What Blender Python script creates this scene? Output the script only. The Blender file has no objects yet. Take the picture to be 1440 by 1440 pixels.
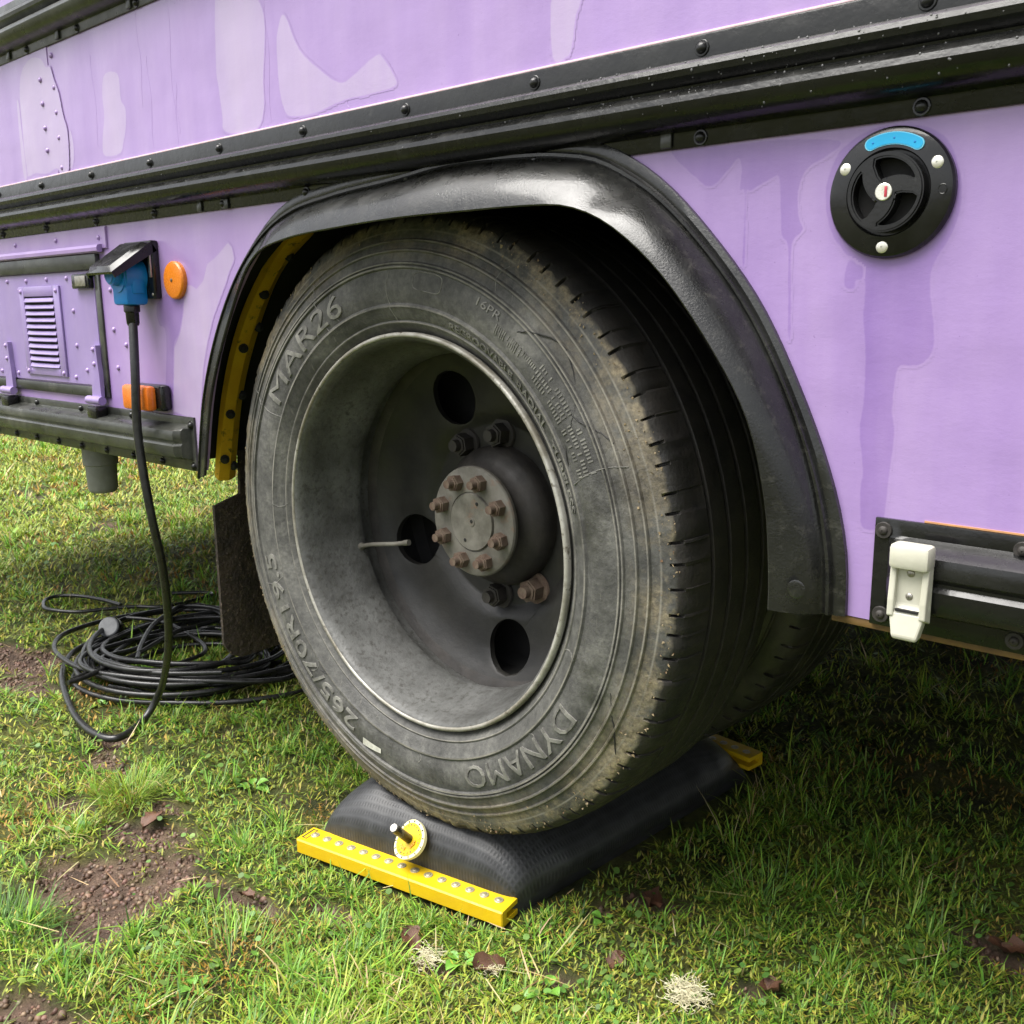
import bpy, bmesh, math, random
import numpy as np
from mathutils import Vector, Matrix

# ------------------------------------------------------------------ camera
scene = bpy.context.scene
COL = scene.collection
YAW, PITCH, ROLL = 0.739434, 0.207441, -0.012116      # left of the bus normal, downwards, about the axis
CAM = Vector((0.94032, -0.80766, 0.80))
F = Vector((-math.sin(YAW), math.cos(YAW), 0)); R_ = Vector((math.cos(YAW), math.sin(YAW), 0)); U = Vector((0, 0, 1))
F2 = F*math.cos(PITCH) - U*math.sin(PITCH); U2 = U*math.cos(PITCH) + F*math.sin(PITCH)
R3 = R_*math.cos(ROLL) + U2*math.sin(ROLL); U3 = -R_*math.sin(ROLL) + U2*math.cos(ROLL)
cam = bpy.data.cameras.new('camera'); cam.sensor_width = 36; cam.lens = 36*1386.58/1440
cam.clip_start = 0.02; cam.clip_end = 500
cam_ob = bpy.data.objects.new('camera', cam); COL.objects.link(cam_ob)
cam_ob.matrix_world = Matrix(((R3.x, U3.x, -F2.x, CAM.x), (R3.y, U3.y, -F2.y, CAM.y), (R3.z, U3.z, -F2.z, CAM.z), (0, 0, 0, 1)))
scene.camera = cam_ob

# ------------------------------------------------------------------ light
SUN_DIR = Vector((-0.20, -0.30, 0.935)).normalized()
EL = math.asin(SUN_DIR.z); AZ = math.atan2(SUN_DIR.x, SUN_DIR.y)
world = bpy.data.worlds.new('World'); scene.world = world; world.use_nodes = True
nt = world.node_tree; nt.nodes.clear()
sky = nt.nodes.new('ShaderNodeTexSky'); sky.sky_type = 'NISHITA'; sky.sun_disc = False
sky.sun_elevation = EL; sky.sun_rotation = AZ; sky.dust_density = 4.0; sky.air_density = 1.0; sky.ozone_density = 1.0
hs = nt.nodes.new('ShaderNodeHueSaturation'); hs.inputs['Saturation'].default_value = 0.22
bg = nt.nodes.new('ShaderNodeBackground'); bg.inputs['Strength'].default_value = 0.055
wo = nt.nodes.new('ShaderNodeOutputWorld')
nt.links.new(sky.outputs[0], hs.inputs['Color']); nt.links.new(hs.outputs[0], bg.inputs['Color']); nt.links.new(bg.outputs[0], wo.inputs['Surface'])
sun = bpy.data.lights.new('sun', 'SUN'); sun.energy = 1.5; sun.angle = math.radians(58); sun.color = (1, 0.965, 0.91)
sun_ob = bpy.data.objects.new('sun', sun); COL.objects.link(sun_ob)
sun_ob.rotation_euler = SUN_DIR.to_track_quat('Z', 'Y').to_euler()
scene.view_settings.view_transform = 'Standard'; scene.view_settings.look = 'None'
scene.view_settings.gamma = 1.0; scene.view_settings.use_curve_mapping = False
scene.view_settings.exposure = 2.45
try:
    scene.cycles.use_denoising = True
except Exception:
    pass

# ------------------------------------------------------------------ materials
def nodes_of(m):
    m.use_nodes = True; t = m.node_tree
    return t, t.nodes, t.links, t.nodes['Principled BSDF']
def ramp(nd, stops):
    r = nd.new('ShaderNodeValToRGB'); e = r.color_ramp.elements
    e[0].position, e[0].color = stops[0][0], (*stops[0][1], 1)
    e[1].position, e[1].color = stops[-1][0], (*stops[-1][1], 1)
    for p, c in stops[1:-1]:
        x = e.new(p); x.color = (*c, 1)
    return r
def noise(nd, ln, coord, scale, detail=6, rough=0.6, stretch=None, kind='Object'):
    n = nd.new('ShaderNodeTexNoise'); n.inputs['Scale'].default_value = scale
    n.inputs['Detail'].default_value = detail; n.inputs['Roughness'].default_value = rough
    if stretch:
        mp = nd.new('ShaderNodeMapping'); mp.inputs['Scale'].default_value = stretch
        ln.new(coord.outputs[kind], mp.inputs[0]); ln.new(mp.outputs[0], n.inputs['Vector'])
    else:
        ln.new(coord.outputs[kind], n.inputs['Vector'])
    return n
def mix(nd, ln, fac, a, b, mode='MIX'):
    m = nd.new('ShaderNodeMix'); m.data_type = 'RGBA'; m.blend_type = mode
    for sock, v in ((m.inputs[0], fac), (m.inputs[6], a), (m.inputs[7], b)):
        if isinstance(v, (int, float)): sock.default_value = v
        elif isinstance(v, tuple): sock.default_value = (*v, 1)
        else: ln.new(v, sock)
    return m.outputs[2]
def bump(nd, ln, bs, height, strength, dist, prev=None):
    b = nd.new('ShaderNodeBump'); b.inputs['Strength'].default_value = strength; b.inputs['Distance'].default_value = dist
    ln.new(height, b.inputs['Height'])
    if prev is not None: ln.new(prev, b.inputs['Normal'])
    ln.new(b.outputs[0], bs.inputs['Normal']); return b.outputs[0]
def worn(name, base, alt, rough=(0.3, 0.6), scale=14, lo=0.4, hi=0.65, metal=0.0, bs_scale=180, bs=0.25, bd=0.001, stretch=None, dirt=None, dscale=40, dlo=0.55, dhi=0.75, coat=0.0, spec=0.5):
    """painted / plastic / metal surface: two-tone noise, optional dirt specks, roughness variation and fine relief"""
    m = bpy.data.materials.new(name); t, nd, ln, p = nodes_of(m)
    co = nd.new('ShaderNodeTexCoord')
    n1 = noise(nd, ln, co, scale, 7, 0.65, stretch)
    r1 = ramp(nd, [(lo, base), (hi, alt)]); ln.new(n1.outputs['Fac'], r1.inputs[0])
    c = r1.outputs[0]
    if dirt:
        n2 = noise(nd, ln, co, dscale, 9, 0.7)
        r2 = ramp(nd, [(dlo, (0, 0, 0)), (dhi, (1, 1, 1))]); ln.new(n2.outputs['Fac'], r2.inputs[0])
        c = mix(nd, ln, r2.outputs[0], c, dirt)
    ln.new(c, p.inputs['Base Color'])
    n3 = noise(nd, ln, co, scale*1.7, 5, 0.6)
    r3 = ramp(nd, [(0.35, (rough[0],)*3), (0.68, (rough[1],)*3)]); ln.new(n3.outputs['Fac'], r3.inputs[0]); ln.new(r3.outputs[0], p.inputs['Roughness'])
    p.inputs['Metallic'].default_value = metal; p.inputs['Specular IOR Level'].default_value = spec
    if coat: p.inputs['Coat Weight'].default_value = coat; p.inputs['Coat Roughness'].default_value = 0.10; p.inputs['Coat IOR'].default_value = 1.7
    n4 = noise(nd, ln, co, bs_scale, 4, 0.6); bump(nd, ln, p, n4.outputs['Fac'], bs, bd)
    return m

def purple_mat(name, a, b, c, rough=(0.28, 0.45), over=None):
    """brushed house paint; over = tones of a film lying on it where the attribute 'film' says so"""
    m = bpy.data.materials.new(name); t, nd, ln, p = nodes_of(m)
    p.inputs['Coat Weight'].default_value = 0.35; p.inputs['Coat Roughness'].default_value = 0.14; p.inputs['Coat IOR'].default_value = 1.5
    co = nd.new('ShaderNodeTexCoord')
    n1 = noise(nd, ln, co, 5.0, 6, 0.6, (2.6, 1, 0.55))          # weathering that has run down the panel
    r1 = ramp(nd, [(0.32, a), (0.5, b), (0.68, c)]); ln.new(n1.outputs['Fac'], r1.inputs[0])
    n2 = noise(nd, ln, co, 9, 9, 0.72, (1.0, 1, 0.7))
    r2 = ramp(nd, [(0.5, (1, 1, 1)), (0.72, (0.93, 0.92, 0.95))]); ln.new(n2.outputs['Fac'], r2.inputs[0])
    c1 = mix(nd, ln, 1.0, r1.outputs[0], r2.outputs[0], 'MULTIPLY')
    n5 = noise(nd, ln, co, 220, 3, 0.5)
    r5 = ramp(nd, [(0.70, (1, 1, 1)), (0.76, (0.72, 0.66, 0.72))]); ln.new(n5.outputs['Fac'], r5.inputs[0])
    c2 = mix(nd, ln, 1.0, c1, r5.outputs[0], 'MULTIPLY')
    if over:
        ro = ramp(nd, [(0.32, over[0]), (0.5, over[1]), (0.68, over[2])]); ln.new(n1.outputs['Fac'], ro.inputs[0])
        at = nd.new('ShaderNodeAttribute'); at.attribute_name = 'film'
        ne = noise(nd, ln, co, 110, 5, 0.7, (1, 1, 0.7)); nw = noise(nd, ln, co, 16, 5, 0.6, (2.2, 1, 0.4))
        m1 = nd.new('ShaderNodeMath'); m1.operation = 'MULTIPLY_ADD'; m1.inputs[1].default_value = 0.42; ln.new(ne.outputs['Fac'], m1.inputs[0]); ln.new(at.outputs['Fac'], m1.inputs[2])
        m2 = nd.new('ShaderNodeMapRange'); m2.interpolation_type = 'SMOOTHSTEP'; m2.inputs[1].default_value = 0.55; m2.inputs[2].default_value = 0.86; ln.new(m1.outputs[0], m2.inputs[0])
        m3 = nd.new('ShaderNodeMapRange'); m3.inputs[1].default_value = 0.3; m3.inputs[2].default_value = 0.6; m3.inputs[3].default_value = 0.72; m3.inputs[4].default_value = 1.0; ln.new(nw.outputs['Fac'], m3.inputs[0])
        m4 = nd.new('ShaderNodeMath'); m4.operation = 'MULTIPLY'; ln.new(m2.outputs[0], m4.inputs[0]); ln.new(m3.outputs[0], m4.inputs[1])
        c2 = mix(nd, ln, m4.outputs[0], c2, ro.outputs[0])
    ln.new(c2, p.inputs['Base Color'])
    n3 = noise(nd, ln, co, 7, 6, 0.6, (1.5, 1, 0.5))
    r3 = ramp(nd, [(0.35, (rough[0],)*3), (0.65, (rough[1],)*3)]); ln.new(n3.outputs['Fac'], r3.inputs[0]); ln.new(r3.outputs[0], p.inputs['Roughness'])
    n4 = noise(nd, ln, co, 75, 6, 0.72, (0.65, 1, 1.0))           # brush marks
    b1 = bump(nd, ln, p, n4.outputs['Fac'], 0.15, 0.0022)
    n6 = noise(nd, ln, co, 7, 2, 0.5)                             # dents in the sheet
    bump(nd, ln, p, n6.outputs['Fac'], 0.25, 0.02, b1)
    return m

M = {}
PURPLE = ((0.280, 0.182, 0.412), (0.308, 0.206, 0.436), (0.340, 0.236, 0.456))
M['purple'] = purple_mat('purple_paint', *PURPLE)
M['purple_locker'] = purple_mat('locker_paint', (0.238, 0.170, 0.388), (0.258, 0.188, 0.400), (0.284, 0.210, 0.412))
M['pale'] = purple_mat('dry_paint', *PURPLE, (0.28, 0.45), ((0.346, 0.268, 0.438), (0.364, 0.284, 0.450), (0.382, 0.300, 0.458)))
M['wet'] = purple_mat('wet_paint', *PURPLE, (0.28, 0.45), ((0.214, 0.127, 0.358), (0.238, 0.145, 0.376), (0.262, 0.166, 0.390)))
M['black_rail'] = worn('black_rail_paint', (0.005, 0.005, 0.005), (0.012, 0.0125, 0.011), (0.16, 0.38), 20, 0.4, 0.7, coat=0.14, spec=0.30, bs_scale=120, bs=0.28, bd=0.002, stretch=(0.3, 1, 1.4), dirt=(0.045, 0.045, 0.04), dscale=22, dlo=0.6, dhi=0.86)
M['black_plastic'] = worn('black_plastic', (0.005, 0.005, 0.005), (0.011, 0.011, 0.011), (0.16, 0.34), 25, coat=0.12, spec=0.35, bs=0.15, dirt=(0.05, 0.05, 0.048), dscale=60, dlo=0.62, dhi=0.85)
M['arch'] = worn('arch_plastic', (0.006, 0.006, 0.0057), (0.017, 0.0175, 0.016), (0.20, 0.40), 16, 0.42, 0.72, coat=0.20, spec=0.42, bs_scale=420, bs=0.35, bd=0.0012, dirt=(0.055, 0.053, 0.045), dscale=90, dlo=0.55, dhi=0.85)
M['black_rubber'] = worn('black_rubber', (0.012, 0.012, 0.012), (0.03, 0.03, 0.028), (0.5, 0.75), 20)
M['grime_sheen'] = worn('grimy_sheen_rail', (0.013, 0.014, 0.012), (0.048, 0.051, 0.043), (0.25, 0.5), 18, 0.35, 0.7, coat=0.2, spec=0.35, dirt=(0.10, 0.10, 0.088), dscale=14, dlo=0.52, dhi=0.8, stretch=(0.5, 1, 1))
M['dark'] = worn('underbody_black', (0.004, 0.004, 0.004), (0.009, 0.0085, 0.008), (0.75, 0.95), 8)
M['flap'] = worn('mud_flap_rubber', (0.020, 0.014, 0.010), (0.050, 0.035, 0.024), (0.6, 0.9), 30, bs=1.0, bs_scale=95, bd=0.006, dirt=(0.17, 0.125, 0.085), dscale=210, dlo=0.57, dhi=0.66)
M['cable'] = worn('cable_rubber', (0.010, 0.010, 0.010), (0.02, 0.02, 0.02), (0.25, 0.42), 60, bs=0.1)
M['yellow'] = worn('yellow_paint', (0.62, 0.415, 0.007), (0.58, 0.37, 0.009), (0.32, 0.5), 30, bs=0.2, dirt=(0.24, 0.15, 0.035), dscale=34, dlo=0.62, dhi=0.80)
M['yellow_old'] = worn('old_yellow_paint', (0.90, 0.54, 0.022), (0.82, 0.45, 0.018), (0.5, 0.7), 25, dirt=(0.05, 0.03, 0.01), dscale=38, dlo=0.58, dhi=0.68)
M['steel'] = worn('dull_steel', (0.42, 0.40, 0.36), (0.28, 0.26, 0.22), (0.3, 0.5), 80, metal=0.85)
M['bright_steel'] = worn('bright_screw', (0.78, 0.76, 0.68), (0.62, 0.6, 0.5), (0.22, 0.4), 90, metal=0.7)
M['rust'] = worn('rusty_steel', (0.082, 0.050, 0.034), (0.140, 0.102, 0.074), (0.65, 0.9), 90, bs=0.5, bs_scale=260, dirt=(0.11, 0.085, 0.06), dscale=110, dlo=0.5, dhi=0.7)
M['hub'] = worn('dusty_hub_steel', (0.085, 0.079, 0.064), (0.155, 0.147, 0.124), (0.55, 0.8), 26, bs=0.35, dirt=(0.16, 0.085, 0.05), dscale=34, dlo=0.56, dhi=0.74)
M['hubdark'] = worn('greasy_hub_casting', (0.015, 0.013, 0.0115), (0.034, 0.029, 0.0245), (0.5, 0.75), 22, bs=0.4)
M['disc'] = worn('dirty_wheel_disc', (0.0045, 0.0043, 0.0038), (0.023, 0.0215, 0.018), (0.4, 0.65), 9, 0.40, 0.74, bs=0.3, dirt=(0.007, 0.006, 0.0048), dscale=16, dlo=0.54, dhi=0.7)
M['rim'] = worn('wheel_rim_paint', (0.030, 0.030, 0.0275), (0.112, 0.113, 0.108), (0.42, 0.65), 9, 0.34, 0.66, bs_scale=150, bs=0.45, bd=0.002, dirt=(0.034, 0.032, 0.027), dscale=120, dlo=0.50, dhi=0.68)
M['rim_edge'] = worn('chipped_rim_edge', (0.17, 0.155, 0.12), (0.40, 0.39, 0.35), (0.35, 0.6), 13, 0.38, 0.62, metal=0.25, bs=0.5, dirt=(0.08, 0.065, 0.045), dscale=70, dlo=0.56, dhi=0.66)
M['blue'] = worn('blue_plastic', (0.002, 0.17, 0.50), (0.004, 0.20, 0.56), (0.35, 0.5), 20, bs=0.05)
M['cyan'] = worn('cyan_label', (0.01, 0.37, 0.68), (0.012, 0.39, 0.70), (0.4, 0.5), 10, bs=0.05)
M['cyan_rim'] = worn('cyan_label_edge', (0.16, 0.55, 0.75), (0.17, 0.56, 0.75), (0.4, 0.5), 10, bs=0.05)
M['orange'] = worn('orange_reflector', (0.56, 0.155, 0.005), (0.62, 0.19, 0.008), (0.22, 0.34), 200, bs=0.5, bs_scale=500)
M['amber'] = worn('amber_lens', (0.58, 0.13, 0.012), (0.68, 0.18, 0.02), (0.2, 0.36), 60, bs=0.2, dirt=(0.3, 0.1, 0.03), dscale=60)
M['white'] = worn('cream_plastic', (0.50, 0.49, 0.41), (0.44, 0.43, 0.35), (0.35, 0.5), 20, bs=0.08, dirt=(0.5, 0.48, 0.36), dscale=60, dlo=0.62, dhi=0.8)
M['grey_pipe'] = worn('grey_plastic_pipe', (0.16, 0.165, 0.15), (0.22, 0.225, 0.21), (0.45, 0.65), 20, bs=0.1)
M['edge_rust'] = worn('bare_edge', (0.14, 0.08, 0.022), (0.09, 0.048, 0.018), (0.5, 0.75), 40)
M['wax'] = worn('pale_seal', (0.66, 0.52, 0.60), (0.6, 0.42, 0.42), (0.4, 0.6), 60)
M['pale_print'] = worn('pale_print', (0.80, 0.74, 0.42), (0.76, 0.70, 0.38), (0.45, 0.6), 40)
M['orange_print'] = worn('orange_print', (0.68, 0.32, 0.03), (0.62, 0.28, 0.03), (0.45, 0.6), 40)
M['sticker'] = worn('scuffed_white_sticker', (0.62, 0.61, 0.55), (0.42, 0.41, 0.37), (0.5, 0.7), 130, bs=0.3)
M['wool'] = worn('pale_dry_moss', (0.60, 0.56, 0.38), (0.48, 0.44, 0.28), (0.7, 0.9), 60)
M['leaf'] = worn('dead_leaf', (0.055, 0.024, 0.012), (0.14, 0.06, 0.030), (0.45, 0.7), 60, bs=0.4)
M['weed'] = worn('weed_leaf', (0.10, 0.24, 0.03), (0.15, 0.30, 0.045), (0.35, 0.5), 60, bs=0.3)

M['eyelet'] = worn('brassy_eyelet', (0.46, 0.42, 0.30), (0.36, 0.32, 0.2), (0.35, 0.55), 90, metal=0.55)

def tyre_mat():
    """dusty black rubber; soil is smeared round the outer shoulder"""
    m = bpy.data.materials.new('dusty_tyre_rubber'); t, nd, ln, p = nodes_of(m)
    co = nd.new('ShaderNodeTexCoord')
    n1 = noise(nd, ln, co, 10, 8, 0.65)
    r1 = ramp(nd, [(0.30, (0.028, 0.0275, 0.026)), (0.50, (0.078, 0.077, 0.072)), (0.70, (0.165, 0.161, 0.147))]); ln.new(n1.outputs['Fac'], r1.inputs[0])
    n2 = noise(nd, ln, co, 130, 6, 0.7)
    r2 = ramp(nd, [(0.35, (0.62, 0.62, 0.62)), (0.65, (1.15, 1.15, 1.12))]); ln.new(n2.outputs['Fac'], r2.inputs[0])
    c = mix(nd, ln, 1.0, r1.outputs[0], r2.outputs[0], 'MULTIPLY')
    # radius in the plane of the wheel
    sx = nd.new('ShaderNodeSeparateXYZ'); ln.new(co.outputs['Object'], sx.inputs[0])
    cb = nd.new('ShaderNodeCombineXYZ'); ln.new(sx.outputs[0], cb.inputs[0]); ln.new(sx.outputs[2], cb.inputs[2])
    le = nd.new('ShaderNodeVectorMath'); le.operation = 'LENGTH'; ln.new(cb.outputs[0], le.inputs[0])
    mr = nd.new('ShaderNodeMapRange'); mr.inputs[1].default_value = 0.345; mr.inputs[2].default_value = 0.395; ln.new(le.outputs['Value'], mr.inputs[0])
    n3 = noise(nd, ln, co, 11, 8, 0.7)
    r3 = ramp(nd, [(0.44, (0, 0, 0)), (0.58, (1, 1, 1))]); ln.new(n3.outputs['Fac'], r3.inputs[0])
    mu = nd.new('ShaderNodeMath'); mu.operation = 'MULTIPLY'; ln.new(mr.outputs[0], mu.inputs[0]); ln.new(r3.outputs[0], mu.inputs[1])
    mq = nd.new('ShaderNodeMath'); mq.operation = 'MULTIPLY'; mq.inputs[1].default_value = 0.85; ln.new(mu.outputs[0], mq.inputs[0])
    n7 = noise(nd, ln, co, 150, 6, 0.7)
    r7 = ramp(nd, [(0.35, (0.12, 0.092, 0.054)), (0.65, (0.42, 0.345, 0.215))]); ln.new(n7.outputs['Fac'], r7.inputs[0])
    c = mix(nd, ln, mq.outputs[0], c, r7.outputs[0])
    # fine pale scuffs
    n9 = noise(nd, ln, co, 60, 6, 0.75, (3.0, 1, 0.25)); r9 = ramp(nd, [(0.62, (0, 0, 0)), (0.72, (0.5, 0.5, 0.5))]); ln.new(n9.outputs['Fac'], r9.inputs[0])
    c = mix(nd, ln, r9.outputs[0], c, (0.24, 0.225, 0.19))
    my = nd.new('ShaderNodeMapRange'); my.inputs[1].default_value = 0.0378; my.inputs[2].default_value = 0.0405; ln.new(sx.outputs[1], my.inputs[0])  # clean tread, with the shade under the arch put into its dark colour
    n8 = noise(nd, ln, co, 24, 6, 0.7); r8 = ramp(nd, [(0.35, (0.010, 0.0095, 0.009)), (0.7, (0.032, 0.027, 0.022))]); ln.new(n8.outputs['Fac'], r8.inputs[0])
    c = mix(nd, ln, my.outputs[0], c, r8.outputs[0])
    # the moulded rings are rubbed pale on their crests
    mz = nd.new('ShaderNodeMapRange'); mz.inputs[1].default_value = 0.270; mz.inputs[2].default_value = 0.390; ln.new(le.outputs['Value'], mz.inputs[0])
    sp = [(0.0, (0, 0, 0))]
    for rr in (0.2745, 0.2944, 0.3412, 0.3457, 0.3610, 0.3729, 0.3850):
        u = (rr-0.270)/0.120; sp += [(u-0.013, (0, 0, 0)), (u, (0.8, 0.8, 0.8)), (u+0.013, (0, 0, 0))]
    rz = ramp(nd, sp[:31]+[(1.0, (0, 0, 0))]); ln.new(mz.outputs[0], rz.inputs[0])
    nz = noise(nd, ln, co, 14, 6, 0.7); rq = ramp(nd, [(0.38, (0.1, 0.1, 0.1)), (0.6, (0.9, 0.9, 0.9))]); ln.new(nz.outputs['Fac'], rq.inputs[0])
    c = mix(nd, ln, mix(nd, ln, 1.0, rz.outputs[0], rq.outputs[0], 'MULTIPLY'), c, (0.30, 0.28, 0.235))
    # damp dark scuffs
    n4 = noise(nd, ln, co, 5.5, 7, 0.7)
    r4 = ramp(nd, [(0.56, (0, 0, 0)), (0.66, (0.75, 0.75, 0.75))]); ln.new(n4.outputs['Fac'], r4.inputs[0])
    c = mix(nd, ln, r4.outputs[0], c, (0.028, 0.027, 0.025))
    ln.new(c, p.inputs['Base Color'])
    r5 = ramp(nd, [(0.52, (0.75, 0.75, 0.75)), (0.68, (0.36, 0.36, 0.36))]); ln.new(n4.outputs['Fac'], r5.inputs[0]); ln.new(r5.outputs[0], p.inputs['Roughness'])
    n5 = noise(nd, ln, co, 260, 6, 0.7); b1 = bump(nd, ln, p, n5.outputs['Fac'], 0.5, 0.0016)
    n6 = noise(nd, ln, co, 45, 4, 0.6); bump(nd, ln, p, n6.outputs['Fac'], 0.3, 0.004, b1)
    return m
M['tyre'] = tyre_mat()
M['letter'] = worn('raised_rubber', (0.11, 0.107, 0.097), (0.205, 0.20, 0.177), (0.6, 0.8), 60, dirt=(0.06, 0.058, 0.052), dscale=50, dlo=0.52, dhi=0.66)
M['shaded_rubber'] = worn('shaded_muddy_rubber', (0.014, 0.013, 0.012), (0.045, 0.040, 0.033), (0.35, 0.7), 18, bs=0.4, dirt=(0.09, 0.072, 0.05), dscale=40, dlo=0.60, dhi=0.75)  # muddy rubber with the shade under the bus put into its colour
M['groove'] = worn('cracked_rubber', (0.012, 0.012, 0.011), (0.022, 0.021, 0.02), (0.6, 0.8), 60)

def weave_mat():
    m = bpy.data.materials.new('woven_bag_fabric'); t, nd, ln, p = nodes_of(m)
    uv = nd.new('ShaderNodeUVMap'); uv.uv_map = 'UVMap'
    sx = nd.new('ShaderNodeSeparateXYZ'); ln.new(uv.outputs[0], sx.inputs[0])
    hs = []
    for k, f in ((0, 2*math.pi/0.0052), (1, 2*math.pi/0.0060)):
        a = nd.new('ShaderNodeMath'); a.operation = 'MULTIPLY'; a.inputs[1].default_value = f; ln.new(sx.outputs[k], a.inputs[0])
        s = nd.new('ShaderNodeMath'); s.operation = 'SINE'; ln.new(a.outputs[0], s.inputs[0]); hs.append(s.outputs[0])
    mx = nd.new('ShaderNodeMath'); mx.operation = 'MAXIMUM'; ln.new(hs[0], mx.inputs[0]); ln.new(hs[1], mx.inputs[1])
    co = nd.new('ShaderNodeTexCoord')
    n = noise(nd, ln, co, 40, 6, 0.65)
    r = ramp(nd, [(0.3, (0.017, 0.0172, 0.018)), (0.7, (0.038, 0.039, 0.041))]); ln.new(n.outputs['Fac'], r.inputs[0])
    w = nd.new('ShaderNodeMapRange'); w.inputs[1].default_value = -0.6; w.inputs[2].default_value = 1; w.inputs[3].default_value = 0.68; w.inputs[4].default_value = 1.18; ln.new(mx.outputs[0], w.inputs[0])
    c = mix(nd, ln, 1.0, r.outputs[0], w.outputs[0], 'MULTIPLY'); ln.new(c, p.inputs['Base Color'])
    p.inputs['Roughness'].default_value = 0.42
    b = bump(nd, ln, p, mx.outputs[0], 0.16, 0.0009)
    n2 = noise(nd, ln, co, 18, 3, 0.5); bump(nd, ln, p, n2.outputs['Fac'], 0.3, 0.006, b)
    return m
M['weave'] = weave_mat()

def attr_leaf(name, trans=0.35, rough=0.5):
    m = bpy.data.materials.new(name); t, nd, ln, p = nodes_of(m)
    a = nd.new('ShaderNodeAttribute'); a.attribute_name = 'tint'
    ln.new(a.outputs['Color'], p.inputs['Base Color']); p.inputs['Roughness'].default_value = rough
    tr = nd.new('ShaderNodeBsdfTranslucent'); ln.new(a.outputs['Color'], tr.inputs['Color'])
    ms = nd.new('ShaderNodeMixShader'); ms.inputs[0].default_value = trans
    out = nd['Material Output'] if 'Material Output' in nd else nd.new('ShaderNodeOutputMaterial')
    ln.new(p.outputs[0], ms.inputs[1]); ln.new(tr.outputs[0], ms.inputs[2]); ln.new(ms.outputs[0], out.inputs['Surface'])
    return m
M['grass'] = attr_leaf('grass_blades')
M['moss'] = attr_leaf('moss_leaflets', 0.2, 0.6)

def ground_mat():
    m = bpy.data.materials.new('soil_and_moss'); t, nd, ln, p = nodes_of(m)
    co = nd.new('ShaderNodeTexCoord')
    a = nd.new('ShaderNodeAttribute'); a.attribute_name = 'soil'
    n1 = noise(nd, ln, co, 22, 8, 0.7)
    soil = ramp(nd, [(0.3, (0.035, 0.021, 0.014)), (0.5, (0.13, 0.08, 0.053)), (0.72, (0.27, 0.18, 0.125))]); ln.new(n1.outputs['Fac'], soil.inputs[0])
    n2 = noise(nd, ln, co, 9, 8, 0.7)
    moss = ramp(nd, [(0.3, (0.022, 0.026, 0.006)), (0.48, (0.070, 0.085, 0.013)), (0.64, (0.165, 0.165, 0.026)), (0.78, (0.20, 0.12, 0.03))]); ln.new(n2.outputs['Fac'], moss.inputs[0])
    ln.new(mix(nd, ln, a.outputs['Fac'], moss.outputs[0], soil.outputs[0]), p.inputs['Base Color'])
    p.inputs['Roughness'].default_value = 0.85
    n3 = noise(nd, ln, co, 60, 9, 0.8); b = bump(nd, ln, p, n3.outputs['Fac'], 1.0, 0.035)
    n4 = noise(nd, ln, co, 320, 5, 0.7); bump(nd, ln, p, n4.outputs['Fac'], 0.6, 0.005, b)
    return m
M['ground'] = ground_mat()

# ------------------------------------------------------------------ helpers
def tag(o, label=None, cat=None, group=None, kind=None):
    for k, v in (('label', label), ('category', cat), ('group', group), ('kind', kind)):
        if v: o[k] = v
    return o
def empty(name, loc, label, cat, group=None):
    o = bpy.data.objects.new(name, None); COL.objects.link(o); o.location = loc; o.empty_display_size = 0.05
    return tag(o, label, cat, group)
def link(name, me, parent=None, loc=None):
    o = bpy.data.objects.new(name, me); COL.objects.link(o)
    if parent is not None: o.parent = parent
    if loc is not None: o.location = loc
    return o
def finish(me, mat, smooth=True, angle=35):
    me.materials.append(mat)
    if smooth:
        me.polygons.foreach_set('use_smooth', [True]*len(me.polygons))
        try: me.set_sharp_from_angle(angle=math.radians(angle))
        except Exception: pass
    me.update(); return me
def mesh(name, v, f, mat, parent=None, loc=None, smooth=True, angle=35, fix=True):
    me = bpy.data.meshes.new(name); me.from_pydata([tuple(a) for a in v], [], f)
    if fix:
        bm = bmesh.new(); bm.from_mesh(me); bmesh.ops.recalc_face_normals(bm, faces=bm.faces); bm.to_mesh(me); bm.free()
    finish(me, mat, smooth, angle)
    return link(name, me, parent, loc)
def from_bm(name, bm, mat, parent=None, loc=None, smooth=True, angle=35):
    bmesh.ops.recalc_face_normals(bm, faces=bm.faces)
    me = bpy.data.meshes.new(name); bm.to_mesh(me); bm.free(); finish(me, mat, smooth, angle)
    return link(name, me, parent, loc)
def grid_faces(nu, nv, closed_u=False, closed_v=False):
    f = []
    for i in range(nu if closed_u else nu-1):
        for j in range(nv if closed_v else nv-1):
            i2, j2 = (i+1) % nu, (j+1) % nv
            f.append((i*nv+j, i2*nv+j, i2*nv+j2, i*nv+j2))
    return f
def box_bm(lo, hi, bevel=0.0, bm=None, mat=None, seg=2):
    b = bmesh.new()
    c = [(a+d)/2 for a, d in zip(lo, hi)]; s = [abs(d-a) for a, d in zip(lo, hi)]
    bmesh.ops.create_cube(b, size=1.0)
    for v in b.verts: v.co = Vector((v.co.x*s[0]+c[0], v.co.y*s[1]+c[1], v.co.z*s[2]+c[2]))
    if bevel: bmesh.ops.bevel(b, geom=list(b.edges), offset=bevel, segments=seg, affect='EDGES', profile=0.5)
    if mat is not None: b.transform(mat)
    if bm is not None:
        tmp = bpy.data.meshes.new('tmp'); b.to_mesh(tmp); bm.from_mesh(tmp); bpy.data.meshes.remove(tmp); b.free(); return bm
    return b
def box(name, lo, hi, mat, parent=None, bevel=0.002, loc=None):
    return from_bm(name, box_bm(lo, hi, bevel), mat, parent, loc)
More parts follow.
